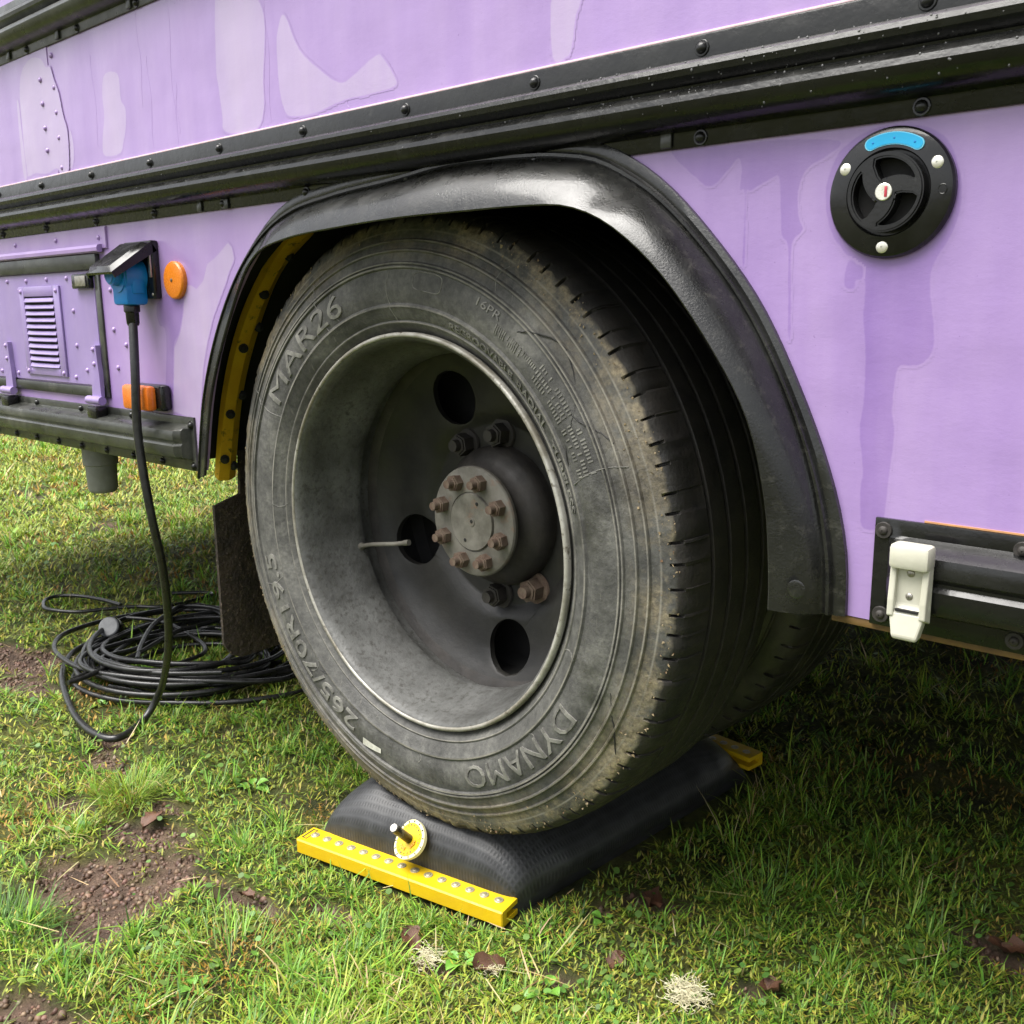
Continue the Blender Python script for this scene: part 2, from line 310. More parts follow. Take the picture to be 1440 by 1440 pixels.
def smooth_path(pts, n=8, closed=False):
    P = [Vector(p) for p in pts]; out = []
    N = len(P)
    for i in range(N if closed else N-1):
        if closed: a, b, c, d = P[i-1], P[i], P[(i+1) % N], P[(i+2) % N]
        else: a, b, c, d = P[max(i-1, 0)], P[i], P[i+1], P[min(i+2, N-1)]
        for k in range(n):
            t = k/n
            out.append(0.5*((2*b)+(c-a)*t+(2*a-5*b+4*c-d)*t*t+(3*b-a-3*c+d)*t**3))
    if not closed: out.append(P[-1])
    return out
def tube_data(path, rad, seg=8, cap=True, v0=0):
    v, f = [], []
    n = len(path); prev = None
    for i, p in enumerate(path):
        d = (path[min(i+1, n-1)]-path[max(i-1, 0)])
        d = d.normalized() if d.length > 1e-9 else Vector((0, 0, 1))
        if prev is None:
            a = Vector((0, 0, 1)) if abs(d.z) < 0.9 else Vector((1, 0, 0)); s = d.cross(a).normalized()
        else:
            s = (prev - d*prev.dot(d)); s = s.normalized() if s.length > 1e-6 else d.orthogonal().normalized()
        prev = s; u = d.cross(s)
        r = rad(i/(n-1)) if callable(rad) else rad
        for k in range(seg):
            a = 2*math.pi*k/seg; v.append(p + (s*math.cos(a)+u*math.sin(a))*r)
    for i in range(n-1):
        for k in range(seg):
            f.append((v0+i*seg+k, v0+i*seg+(k+1) % seg, v0+(i+1)*seg+(k+1) % seg, v0+(i+1)*seg+k))
    if cap:
        f.append(tuple(v0+k for k in range(seg))[::-1]); f.append(tuple(v0+(n-1)*seg+k for k in range(seg)))
    return v, f
def tube(name, path, rad, mat, parent=None, seg=8):
    v, f = tube_data(path, rad, seg); return mesh(name, v, f, mat, parent, angle=50)
def lathe_data(prof, angs, fn=None):
    """rings of (r, y) about the y axis"""
    v = []
    for i, a in enumerate(angs):
        ca, sa = math.cos(a), math.sin(a)
        for j, (r, y) in enumerate(prof):
            if fn: r, y = fn(i, j, r, y)
            v.append((r*ca, y, r*sa))
    return v, grid_faces(len(angs), len(prof), closed_u=True)
def lathe(name, prof, mat, parent=None, loc=None, seg=96, angle=32):
    v, f = lathe_data(prof, [2*math.pi*i/seg for i in range(seg)])
    return mesh(name, v, f, mat, parent, loc, angle=angle)
def plate_xz(name, pts, y, thick, mat, parent=None, bevel=0.0, holes=()):
    """flat plate parallel to the bus side, its front face at y, going back by thick; outline and holes as (x, z)"""
    bm = bmesh.new(); loops = [pts]+list(holes); es = []
    for lp in loops:
        vs = [bm.verts.new((a, y, b)) for a, b in lp]
        es += [bm.edges.new((vs[i], vs[(i+1) % len(vs)])) for i in range(len(vs))]
    if holes: bmesh.ops.triangle_fill(bm, use_beauty=True, edges=es)
    else: bmesh.ops.contextual_create(bm, geom=list(bm.edges))
    fs = list(bm.faces)
    ext = bmesh.ops.extrude_face_region(bm, geom=fs)
    for g in ext['geom']:
        if isinstance(g, bmesh.types.BMVert): g.co.y += thick
    if bevel:
        rim = [e for e in bm.edges if abs(e.verts[0].co.y-y) < 1e-7 and abs(e.verts[1].co.y-y) < 1e-7 and len(e.link_faces) == 2 and any(abs(f.normal.y) < 0.5 or abs(f.calc_center_median().y-y) > 1e-6 for f in e.link_faces)]
        bmesh.ops.bevel(bm, geom=rim, offset=bevel, segments=2, affect='EDGES')
    return from_bm(name, bm, mat, parent, angle=30)
def sweep_x(name, prof, xs, mat, parent=None, ends=None, angle=28):
    """(y, z) section carried along the bus; ends optionally scale the depth at each station"""
    v = []; n = len(prof)
    for i, x in enumerate(xs):
        k = ends[i] if ends else 1.0
        for y, z in prof: v.append((x, y*k, z))
    f = grid_faces(len(xs), n); f.append(tuple(range(n))); f.append(tuple(range((len(xs)-1)*n, len(xs)*n))[::-1])
    return mesh(name, v, f, mat, parent, angle=angle)
def dome_mesh(name, r, h, mat, seg=12, flange=0.0, fl_h=0.0015, recess=False):
    """round head seen along -y: a low dome on an optional washer"""
    prof = []
    if flange: prof += [(flange, 0), (flange, -fl_h*0.7), (flange*0.93, -fl_h)]
    prof += [(r, -fl_h if flange else 0.0)]
    for k in range(1, 5):
        a = k/4*math.pi/2*0.9; prof.append((r*math.cos(a), -(fl_h if flange else 0)-h*math.sin(a)))
    if recess: prof += [(r*0.32, -h*0.95-(fl_h if flange else 0)), (r*0.28, -h*0.35-(fl_h if flange else 0))]
    prof.append((0.0001, prof[-1][1]))
    v, f = lathe_data(prof, [2*math.pi*i/seg for i in range(seg)])
    me = bpy.data.meshes.new(name); me.from_pydata(v, [], f)
    bm = bmesh.new(); bm.from_mesh(me); bmesh.ops.remove_doubles(bm, verts=bm.verts, dist=2e-4*0.2); bmesh.ops.recalc_face_normals(bm, faces=bm.faces); bm.to_mesh(me); bm.free()
    return finish(me, mat, True, 40)
def resample(pts, n):
    P = smooth_path(pts, 10); d = [0]
    for a, b in zip(P, P[1:]): d.append(d[-1]+(b-a).length)
    out = []; j = 0
    for i in range(n):
        t = d[-1]*i/(n-1)
        while j < len(d)-2 and d[j+1] < t: j += 1
        s = (t-d[j])/max(d[j+1]-d[j], 1e-9); out.append(P[j].lerp(P[j+1], min(max(s, 0), 1)))
    return out
def vnoise(x, y, s, seed):
    """smooth value noise in 0..1"""
    rs = np.random.RandomState(seed); g = rs.rand(257, 257)
    u, w = np.asarray(x)*s+37.3, np.asarray(y)*s+11.7
    i, j = np.floor(u).astype(int), np.floor(w).astype(int); a, b = u-i, w-j
    a = a*a*(3-2*a); b = b*b*(3-2*b)
    i0, j0, i1, j1 = i % 257, j % 257, (i+1) % 257, (j+1) % 257
    return (g[i0, j0]*(1-a)+g[i1, j0]*a)*(1-b)+(g[i0, j1]*(1-a)+g[i1, j1]*a)*b

# outlines measured on the bus side, metres: (along the bus, height)
ARCH_OUT = [(-0.462,0.539), (-0.429,0.665), (-0.375,0.772), (-0.299,0.861), (-0.199,0.927), (-0.091,0.947), (0.030,0.956), (0.125,0.964), (0.230,0.961), (0.286,0.956), (0.339,0.944), (0.397,0.911), (0.452,0.860), (0.505,0.796), (0.549,0.717), (0.579,0.645), (0.594,0.584), (0.597,0.530)]
ARCH_LIP = [(-0.434,-0.012,0.545), (-0.395,-0.012,0.678), (-0.318,-0.014,0.803), (-0.247,-0.022,0.867), (-0.146,-0.040,0.886), (-0.017,-0.050,0.893), (0.090,-0.055,0.896), (0.179,-0.055,0.896), (0.278,-0.055,0.895), (0.331,-0.055,0.890), (0.381,-0.055,0.869), (0.434,-0.052,0.825), (0.486,-0.050,0.761), (0.520,-0.045,0.701), (0.537,-0.040,0.633), (0.543,-0.038,0.570), (0.543,-0.036,0.532)]
LIGHT_PATCHES = [
    [(-0.925,1.229), (-0.904,1.229), (-0.878,1.222), (-0.863,1.207), (-0.848,1.204), (-0.838,1.182), (-0.825,1.158), (-0.818,1.126), (-0.807,1.094), (-0.813,1.044), (-0.821,1.034), (-0.843,1.033), (-0.860,1.042), (-0.903,1.037), (-0.948,1.042), (-0.983,1.040), (-0.987,1.061), (-0.982,1.118), (-0.981,1.158), (-0.976,1.189), (-0.959,1.216)],
    [(-0.644,1.166), (-0.621,1.161), (-0.614,1.149), (-0.614,1.121), (-0.602,1.105), (-0.606,1.080), (-0.618,1.058), (-0.629,1.044), (-0.664,1.042), (-0.687,1.048), (-0.685,1.071), (-0.673,1.103), (-0.673,1.136), (-0.664,1.161)],
    [(-0.994,1.169), (-0.987,1.164), (-0.988,1.121), (-0.986,1.077), (-0.986,1.039), (-0.998,1.039), (-1.000,1.079), (-0.998,1.122)],
    [(-0.800,1.097), (-0.792,1.083), (-0.793,1.057), (-0.803,1.038), (-0.813,1.041), (-0.809,1.069)],
    [(-0.322,1.225), (-0.338,1.129), (-0.336,1.101), (-0.331,1.059), (-0.331,1.043), (-0.304,1.035), (-0.249,1.035), (-0.231,1.060), (-0.229,1.095), (-0.219,1.153), (-0.226,1.184), (-0.257,1.212)],
    [(-0.175,1.161), (-0.148,1.116), (-0.105,1.084), (-0.072,1.066), (-0.049,1.068), (-0.002,1.085), (0.011,1.080), (0.029,1.058), (0.029,1.047), (-0.022,1.045), (-0.064,1.045), (-0.119,1.038), (-0.171,1.040), (-0.186,1.051), (-0.194,1.079), (-0.195,1.124), (-0.190,1.147)],
    [(0.267,1.101), (0.266,1.040), (0.283,1.037), (0.290,1.045), (0.295,1.071), (0.300,1.081), (0.300,1.094)],
    [(-0.339,0.891), (-0.330,0.884), (-0.326,0.868), (-0.342,0.850), (-0.354,0.833), (-0.392,0.788), (-0.414,0.750), (-0.431,0.712), (-0.449,0.644), (-0.455,0.581), (-0.459,0.553), (-0.482,0.595), (-0.480,0.630), (-0.530,0.639), (-0.511,0.740), (-0.489,0.764), (-0.477,0.789), (-0.464,0.834), (-0.447,0.834), (-0.433,0.828), (-0.412,0.840), (-0.398,0.863), (-0.370,0.874)],
]
DARK_PATCHES = [
    [(0.586,0.833), (0.598,0.815), (0.598,0.790), (0.602,0.755), (0.603,0.720), (0.601,0.693), (0.606,0.659), (0.605,0.643), (0.608,0.611), (0.624,0.613), (0.627,0.632), (0.628,0.657), (0.630,0.691), (0.627,0.713), (0.629,0.745), (0.638,0.748), (0.648,0.750), (0.656,0.761), (0.655,0.781), (0.651,0.802), (0.650,0.818), (0.654,0.832), (0.663,0.848), (0.668,0.865), (0.668,0.886), (0.662,0.906), (0.654,0.920), (0.637,0.930), (0.604,0.934), (0.578,0.925), (0.565,0.910), (0.560,0.885), (0.566,0.857), (0.579,0.839)],
    [(0.583,0.832), (0.590,0.829), (0.595,0.826), (0.595,0.818), (0.590,0.816), (0.589,0.810), (0.583,0.810), (0.580,0.815)],
    [(0.407,0.939), (0.466,0.935), (0.517,0.934), (0.569,0.927), (0.560,0.917), (0.545,0.910), (0.538,0.902), (0.535,0.887), (0.537,0.868), (0.541,0.859), (0.532,0.848), (0.532,0.817), (0.534,0.772), (0.532,0.772), (0.530,0.817), (0.528,0.847), (0.522,0.857), (0.519,0.888), (0.517,0.904), (0.511,0.904), (0.491,0.895), (0.486,0.892), (0.487,0.837), (0.485,0.837), (0.485,0.892), (0.480,0.897), (0.481,0.914), (0.477,0.923), (0.466,0.913), (0.451,0.902), (0.437,0.909)],
    [(-0.551,0.810), (-0.466,0.836), (-0.477,0.789), (-0.493,0.761), (-0.514,0.740), (-0.529,0.644), (-0.554,0.644), (-0.534,0.758), (-0.554,0.776)],
]
DOOR_RIVETS = [(-0.707,0.832), (-0.707,0.766), (-0.704,0.702), (-0.668,0.741), (-0.846,0.798), (-0.846,0.737), (-0.814,0.694), (-0.861,0.680), (-0.861,0.855), (-0.944,0.855), (-1.034,0.854), (-1.122,0.855), (-1.069,0.689), (-0.907,0.689), (-0.910,0.830), (-1.070,0.838), (-0.725,0.918), (-0.888,0.921), (-1.065,0.921), (-1.116,0.679), (-1.198,0.680), (-0.707,0.849)]
CABLE = [(-0.578,-0.030,0.777), (-0.558,-0.045,0.706), (-0.558,-0.050,0.616), (-0.552,-0.050,0.548), (-0.546,-0.045,0.466), (-0.556,-0.030,0.390), (-0.588,-0.010,0.305), (-0.642,0.015,0.222), (-0.720,0.045,0.140), (-0.804,0.070,0.061), (-0.812,0.037,0.014), (-0.770,-0.037,0.014), (-0.830,-0.056,0.014), (-0.940,-0.041,0.014), (-1.087,0.003,0.014), (-1.194,0.047,0.014), (-1.294,0.111,0.014), (-1.336,0.172,0.014), (-1.345,0.212,0.014)]
STRAND_FAR = [(-1.565,0.367,0.015), (-1.655,0.356,0.015), (-1.738,0.330,0.015), (-1.781,0.294,0.015), (-1.773,0.256,0.015), (-1.728,0.230,0.015), (-1.678,0.221,0.015), (-1.599,0.257,0.015), (-1.560,0.320,0.015), (-1.520,0.384,0.015), (-1.457,0.437,0.015), (-1.453,0.547,0.015), (-1.463,0.583,0.015), (-1.500,0.574,0.015), (-1.558,0.514,0.015)]
STRAND_X = [(-1.057,0.009,0.020), (-1.080,0.069,0.020), (-1.079,0.125,0.020), (-1.043,0.156,0.020), (-0.981,0.181,0.020), (-0.979,0.239,0.020), (-0.996,0.282,0.020), (-1.054,0.310,0.020), (-1.165,0.328,0.020), (-1.286,0.330,0.020), (-1.375,0.291,0.020)]
STRAND_Y = [(-1.012,-0.018,0.025), (-1.019,0.026,0.025), (-1.043,0.084,0.025), (-1.057,0.127,0.025), (-1.072,0.171,0.025), (-1.101,0.221,0.025), (-1.141,0.297,0.025), (-1.142,0.363,0.025), (-1.158,0.446,0.025), (-1.246,0.455,0.025), (-1.316,0.415,0.025), (-1.291,0.361,0.025), (-1.223,0.278,0.025), (-1.115,0.194,0.025), (-1.036,0.144,0.025)]
STRAND_BUNDLE = [(-1.003,0.134,0.012), (-0.948,0.162,0.012), (-0.903,0.220,0.012), (-0.881,0.293,0.012), (-0.874,0.399,0.012)]
STRAND_BUNDLE2 = [(-1.027,0.074,0.012), (-0.946,0.104,0.012), (-0.894,0.112,0.012), (-0.851,0.148,0.012), (-0.821,0.212,0.012), (-0.815,0.295,0.012), (-0.846,0.380,0.012)]
STRAND_THIN = [(-1.290,0.360,0.016), (-1.335,0.456,0.016), (-1.259,0.462,0.016), (-1.152,0.441,0.016), (-1.060,0.432,0.016), (-0.980,0.419,0.016)]
YEL_OUT = [(-0.543,0.522), (-0.503,0.655), (-0.432,0.781), (-0.326,0.883)]
YEL_IN = [(-0.556,0.515), (-0.518,0.651), (-0.461,0.758), (-0.387,0.851)]

# ------------------------------------------------------------------ the bus body
X0, X1 = -2.5, 3.0            # ends of the side that is built
DEEP = 2.25                   # width of the bus
ZB_L, ZB_R = 0.548, 0.530     # bottom of the side either side of the wheel
bus = empty('bus', (0, 0, 0), 'lilac purple bus with black rub rails, seen at its rear wheel', 'bus')

def ap(parent, name, me, x, z, y=0.0, rot=0.0):
    o = link(name, me, parent, (x, y, z))
    if rot: o.rotation_euler = (0, rot, 0)
    return o

# wall sheets
def rectpts(a, b, c, d): return [(a, c), (b, c), (b, d), (a, d)]
plate_xz('side_panel', rectpts(-0.8555, X1, 1.0, 2.5), 0.0, 0.012, M['purple'], bus)
plate_xz('side_panel', rectpts(X0, -0.855, 1.0, 2.5), -0.0014, 0.0128, M['purple'], bus, bevel=0.0006)
lip = [Vector((x, z, 0)) for x, y, z in ARCH_LIP]
arch_o = [Vector((x, z, 0)) for x, z in ARCH_OUT]
mid = [a.lerp(b, 0.12 if a.x < -0.12 else 0.45) for a, b in zip(resample(arch_o, 40), resample(lip, 40))]
left_edge = [(p.x, p.y) for p in mid if p.x < 0.08]; right_edge = [(p.x, p.y) for p in mid if p.x >= 0.08]
zt = 0.995
lp = [(X0, ZB_L), (left_edge[0][0], ZB_L)] + left_edge[1:] + [(0.08, left_edge[-1][1]), (0.08, zt), (X0, zt)]
plate_xz('side_panel', lp, 0.0, 0.012, M['purple'], bus)
rp = [(0.0805, zt), (0.0805, right_edge[0][1])] + right_edge[:-1] + [(right_edge[-1][0], ZB_R), (X1, ZB_R), (X1, zt)]
plate_xz('side_panel', rp, 0.0, 0.012, M['purple'], bus)
box('bottom_edge', (0.585, 0.001, ZB_R-0.008), (X1, 0.03, ZB_R-0.0005), M['edge_rust'], bus, 0.001)
def film(name, poly, y, mat, step=0.0017, soft=0.0065):
    """thin film of paint on the side; the attribute fades out across its ragged edge"""
    P = np.array(poly); Q = np.roll(P, -1, 0); lo, hi = P.min(0)-0.006, P.max(0)+0.006
    X, Z = np.meshgrid(np.arange(lo[0], hi[0], step), np.arange(lo[1], hi[1], step), indexing='ij'); sh = X.shape
    x, z = X.ravel()[:, None], Z.ravel()[:, None]; ax, az = P[:, 0], P[:, 1]; dx, dz = Q[:, 0]-ax, Q[:, 1]-az
    d2 = np.full(len(x), 9.0); ins = np.zeros(len(x), bool)
    for i in range(len(P)):
        t = np.clip(((x[:, 0]-ax[i])*dx[i]+(z[:, 0]-az[i])*dz[i])/max(dx[i]**2+dz[i]**2, 1e-12), 0, 1)
        d2 = np.minimum(d2, (x[:, 0]-ax[i]-t*dx[i])**2+(z[:, 0]-az[i]-t*dz[i])**2)
        c = (az[i] > z[:, 0]) != (az[i]+dz[i] > z[:, 0])
        with np.errstate(divide='ignore', invalid='ignore'): ins ^= c & (x[:, 0] < ax[i]+dx[i]*(z[:, 0]-az[i])/dz[i])
    sd = np.where(ins, np.sqrt(d2), -np.sqrt(d2)); val = np.clip(0.5+sd/soft, 0, 1)
    idx = np.arange(len(x)).reshape(sh); q = np.stack([idx[:-1, :-1], idx[1:, :-1], idx[1:, 1:], idx[:-1, 1:]], -1).reshape(-1, 4)
    q = q[(val[q] > 0.27).any(1)]; use = np.unique(q); mp = np.full(len(x), -1); mp[use] = np.arange(len(use))
    me = bpy.data.meshes.new(name); me.from_pydata([(float(a), y, float(b)) for a, b in zip(x[use, 0], z[use, 0])], [], [tuple(int(i) for i in r) for r in mp[q]])
    at = me.attributes.new('film', 'FLOAT', 'POINT'); at.data.foreach_set('value', val[use].astype(np.float32)); finish(me, mat, True, 180)
    return link(name, me, bus)
for k, pl in enumerate(LIGHT_PATCHES):
    sm = [(p.x, p.y) for p in smooth_path([Vector((x, z, 0)) for x, z in pl], 4, True)]
    yy = -0.0016 if k in (0, 2) else -0.00015
    if k == 7: sm = pl
    film('paint_patch', sm, yy-0.00004*k+0.0001, M['pale'])
for k, pl in enumerate(DARK_PATCHES):
    sm = [(p.x, p.y) for p in smooth_path([Vector((x, z, 0)) for x, z in pl], 4, True)]
    film('paint_run', sm, -0.00012-0.00003*k, M['wet'])

# rub rails: flange, two rounded ribs, flange
def rail_profile(z0, z1, dep=0.034):
    h = z1-z0
    P = [(0.0, 1.0), (-0.003, 1.0), (-0.0035, 0.985), (-0.0035, 0.79), (-0.006, 0.765), (-0.017, 0.755), (-0.024, 0.735), (-0.0285, 0.70), (-0.030, 0.655), (-0.0285, 0.60), (-0.024, 0.555), (-0.019, 0.525), (-0.0185, 0.505),
         (-0.023, 0.485), (-0.029, 0.46), (-0.0335, 0.415), (-0.035, 0.36), (-0.0335, 0.30), (-0.029, 0.235), (-0.021, 0.185), (-0.011, 0.155), (-0.004, 0.145), (-0.0035, 0.13), (-0.0035, 0.012), (-0.003, 0.0), (0.0, 0.0)]
    return [(y*dep/0.035, z0+t*h) for y, t in P]
xs = list(np.linspace(X0, X1, 48))
rail = sweep_x('rub_rail', rail_profile(0.937, 1.030), xs, M['black_rail'], bus)
rail_up = sweep_x('rub_rail', rail_profile(1.238, 1.331), xs, M['grime_sheen'], bus)  # paler than the mid rail: sky reflection put into its colour, with grime
lipm = box('seal_strip', (X0, -0.0028, 1.0302), (X1, 0.0, 1.0326), M['wax'], bus, 0.0006)
bolt_me = dome_mesh('bolt', 0.0052, 0.0042, M['black_rail'], 12, 0.0072, 0.0014)
rivet_me = dome_mesh('rivet', 0.0046, 0.0036, M['purple'], 12)
bx = [0.6345-0.1948*k for k in range(-8, 16)]
for x in bx:
    ap(rail, 'bolt', bolt_me, x, 1.0185, -0.0033); ap(rail, 'bolt', bolt_me, x+0.001, 0.944, -0.0033)
    ap(rail_up, 'bolt', bolt_me, x-0.001, 1.2445, -0.0033)
def snow(x, z):                # clips under the upper rail
    return box('rail_clip', (x-0.007, -0.0075, 1.2395), (x+0.007, -0.0034, 1.262), M['grime_sheen'], rail_up, 0.002)
for x in (-1.0, -0.80, -0.555, -0.36): snow(x, 0)
for x, z in ((-0.330, 0.9425), (-0.400, 0.9435), (0.405, 0.944)):
    box('rail_clip', (x-0.006, -0.0065, z-0.006), (x+0.006, -0.0034, z+0.008), M['grime_sheen'], rail, 0.0015)
# beads of water on the mid rail
rng = random.Random(5); bm = bmesh.new()
prof = rail_profile(0.937, 1.030)
for _ in range(190):
    x = rng.uniform(0.30, 0.78) if rng.random() < 0.75 else rng.uniform(-0.9, 0.3)
    i = rng.randint(5, 18); t = rng.random(); y = prof[i][0]*(1-t)+prof[i+1][0]*t; z = prof[i][1]*(1-t)+prof[i+1][1]*t
    r = rng.uniform(0.0005, 0.0013)
    bmesh.ops.create_icosphere(bm, subdivisions=1, radius=r, matrix=Matrix.Translation((x, y, z)) @ Matrix.Diagonal((1, 0.7, rng.uniform(0.9, 1.5), 1)))
wm = bpy.data.materials.new('water_beads'); t_, nd_, ln_, p_ = nodes_of(wm)
p_.inputs['Base Color'].default_value = (0.09, 0.09, 0.09, 1); p_.inputs['Roughness'].default_value = 0.06; p_.inputs['IOR'].default_value = 1.4
wd = from_bm('water_drops', bm, wm, bus, angle=80); wd['kind'] = 'stuff'

# seam rivets on the upper side
for z in (1.222, 1.171, 1.131, 1.090, 1.041): ap(bus, 'rivet', rivet_me, -0.840, z, -0.0004)
for z in (1.190, 1.151, 1.111, 1.074): ap(bus, 'rivet', rivet_me, -0.888, z, -0.0018)

# skirt rails
def skirt_profile(z0, z1, dep=0.032):
    h = z1-z0
    P = [(0.0, 1.0), (-0.0035, 1.0), (-0.004, 0.985), (-0.004, 0.86), (-0.007, 0.835), (-0.024, 0.80), (-0.030, 0.765), (-0.032, 0.70), (-0.0315, 0.60), (-0.0285, 0.555), (-0.0285, 0.525), (-0.032, 0.485), (-0.032, 0.36), (-0.029, 0.275), (-0.018, 0.225), (-0.007, 0.20), (-0.004, 0.185), (-0.004, 0.012), (-0.0035, 0.0), (0.0, 0.0)]
    return [(y*dep/0.032, z0+t*h) for y, t in P]
def skirt(xa, xb, z0, z1, mat, end_right):
    """rail whose boss stops short of its end flange"""
    st = list(np.linspace(xa, xb, 30)); sp = skirt_profile(z0, z1); flat = 0.0045; v = []
    if end_right: st = list(np.linspace(xa, xb-0.028, 30))+[xb-0.020, xb-0.012, xb-0.009, xb]; k = [1]*30+[0.96, 0.62, 0.0, 0.0]
    else: st = [xa, xa+0.012, xa+0.018, xa+0.028, xa+0.036]+list(np.linspace(xa+0.044, xb, 30)); k = [0.0, 0.0, 0.5, 0.92, 1.0]+[1]*30
    for x, q in zip(st, k):
        for y, z in sp: v.append((x, y if y > -flat else -0.004+(y+0.004)*q, z))
    n = len(sp); f = grid_faces(len(st), n); f.append(tuple(range(n))); f.append(tuple(range((len(st)-1)*n, len(st)*n))[::-1])
    return mesh('skirt_rail', v, f, mat, bus, angle=28)
sk_l = skirt(X0, -0.4655, ZB_L-0.001, 0.6325, M['grime_sheen'], True)
sk_r = skirt(0.621, X1, 0.5285, 0.6215, M['black_rail'], False)
for k in range(10):
    ap(sk_l, 'bolt', bolt_me, -0.4735-0.19*k, 0.620 if k == 0 else 0.624, -0.0038); ap(sk_l, 'bolt', bolt_me, -0.4735-0.095*k*1.03, 0.5545, -0.0038)
sb = dome_mesh('screw', 0.0040, 0.0026, M['hubdark'], 14, 0.0072, 0.0020, True)
box('bare_strip', (0.66, -0.0012, 0.6218), (X1, 0.0, 0.6232), worn('orange_primer', (0.50, 0.26, 0.10), (0.40, 0.2, 0.09), (0.5, 0.7), 40), bus, 0)
for x, z in ((0.6285, 0.6115), (0.6305, 0.5385), (0.7365, 0.611), (0.7365, 0.5385), (0.93, 0.611), (0.93, 0.5385)):
    ap(sk_r, 'screw', sb, x, z, -0.0038)

# wheel arch flare
NS = 84
po = resample([(x, 0, z) for x, z in ARCH_OUT], NS); pi_ = resample([Vector(p) for p in ARCH_LIP], NS)
v = []; cen = Vector((0.06, 0, 0.55)); nrw = 0
for i, (o, li) in enumerate(zip(po, pi_)):
    tg = po[min(i+1, NS-1)]-po[max(i-1, 0)]; n = Vector((-tg.z, 0, tg.x)).normalized()
    if n.dot(o-cen) < 0: n = -n
    wide = (o-Vector((li.x, 0, li.z))).length; s = min(1.0, wide/0.05)
    d = 0.0025*math.sin(o.x*23)*math.sin(o.z*17)                                # the plastic is wavy
    dent = 0.006*math.exp(-((o.x-0.375)/0.028)**2-((o.z-0.92)/0.04)**2)+0.006*math.exp(-((o.x+0.26)/0.03)**2)
    row = [o+n*0.003*s+Vector((0, 0.0005, 0)), o+n*0.003*s+Vector((0, -0.005, 0)), o-n*0.004*s+Vector((0, -0.0075, 0)), o-n*0.008*s+Vector((0, -0.0065, 0)), o-n*0.010*s+Vector((0, -0.0105, 0)), o-n*0.013*s+Vector((0, -0.0105, 0)), o-n*0.0145*s+Vector((0, -0.0075, 0))]
    a = o-n*0.016*s+Vector((0, -0.0085, 0)); e = li
    c = Vector((a.x*0.66+e.x*0.34, e.y*0.84, a.z*0.66+e.z*0.34))+n*d
    for k in range(0, 11):
        t = k/10; q = a*(1-t)**2+c*2*t*(1-t)+e*t*t
        q = q+Vector((0, 1, 0))*dent*math.sin(math.pi*t)-n*dent*0.6*math.sin(math.pi*t)
        row.append(q)
    row += [li-n*0.0015+Vector((0, 0.001, 0)), li-n*0.0012+Vector((0, 0.0045, 0)), li+n*0.003+Vector((0, 0.006, 0)), li+n*0.012*s+Vector((0, max(0.003, -li.y*0.4), 0)), Vector((o.x, 0.002, o.z))-n*0.010*s]
    nrw = len(row); v += row
f = grid_faces(NS, nrw, closed_v=True); f.append(tuple(range(nrw))[::-1]); f.append(tuple(range((NS-1)*nrw, NS*nrw)))
arch = mesh('wheel_arch', v, f, M['arch'], bus, angle=40)
ap(arch, 'bolt', dome_mesh('bolt', 0.0085, 0.0007, M['arch'], 14), 0.568, 0.5555, -0.0352)

# runs of old paint down the upper side
for x, z0, z1 in ((-0.545, 1.235, 1.10), (-0.523, 1.17, 1.036), (-0.455, 1.225, 1.034), (-0.448, 1.12, 1.05), (-0.215, 1.20, 1.038), (-0.70, 1.2, 1.06), (-0.055, 1.062, 1.036)):
    q = random.Random(int(-x*1000)); P = [Vector((x+0.003*math.sin(k*0.9+x*40)+q.uniform(-1, 1)*0.0006, 0.0007, z0+(z1-z0)*k/9)) for k in range(10)]
    tube('paint_run', smooth_path(P, 4), 0.0010, M['pale'], bus, 6)

# inside of the wheelhouse: liner, yellow angle, mud flap
nn = 48; v = []
ccl = [(0.575*math.cos(a), 0.5057+0.468*math.sin(a)) for a in np.linspace(math.radians(5), math.radians(175), nn)]
for x, z in ccl: v += [(x, 0.013, z), (x, 0.62, z), (x*1.02, 0.63, z*1.01), (x*1.02, 0.013, z*1.01+0.004)]
f = grid_faces(nn, 4, closed_v=True)
mesh('arch_liner', v, f, M['dark'], bus)
plate_xz('arch_back', [(x, z) for x, z in ccl], 0.60, 0.01, M['dark'], bus)
yo = resample([(-0.545, 0.08, 0.512)]+[(x, 0.08, z) for x, z in YEL_OUT[1:]]+[(-0.24, 0.08, 0.925)], 40)
yi = resample([(-0.557, 0.12, 0.512)]+[(x, 0.12, z) for x, z in YEL_IN[1:]]+[(-0.30, 0.12, 0.905)], 40)
v = []
for a, b in zip(yo, yi):
    m_ = a.lerp(b, 0.45)+Vector((0.006, 0, -0.002)); back = Vector((-0.012, 0, 0.008))
    v += [a, m_-Vector((0, 0.002, 0)), m_+Vector((0, 0.002, 0)), b, b+back, a+back]
f = grid_faces(40, 6, closed_v=True); f += [tuple(range(6)), tuple(range(39*6, 240))[::-1]]
yel = mesh('arch_bracket', v, f, M['yellow_old'], bus, angle=25)
bm_ = dome_mesh('bolt', 0.006, 0.005, M['black_rubber'], 10, 0.008, 0.002)
for i, w in ((2, 0.7), (3, 0.15), (9, 0.25), (12, 0.8), (18, 0.25), (22, 0.75), (26, 0.3), (33, 0.6)):
    p = yo[i].lerp(yi[i], w); o = link('bolt', bm_, yel, p+Vector((0.006, 0, -0.002))); o.rotation_euler = (0, 0, math.radians(70))
vv = [(0.066, 0.47), (0.115, 0.485), (0.118, 0.56), (0.56, 0.56), (0.56, 0.215), (0.53, 0.19), (0.10, 0.19), (0.082, 0.198), (0.068, 0.22)]
fl = []
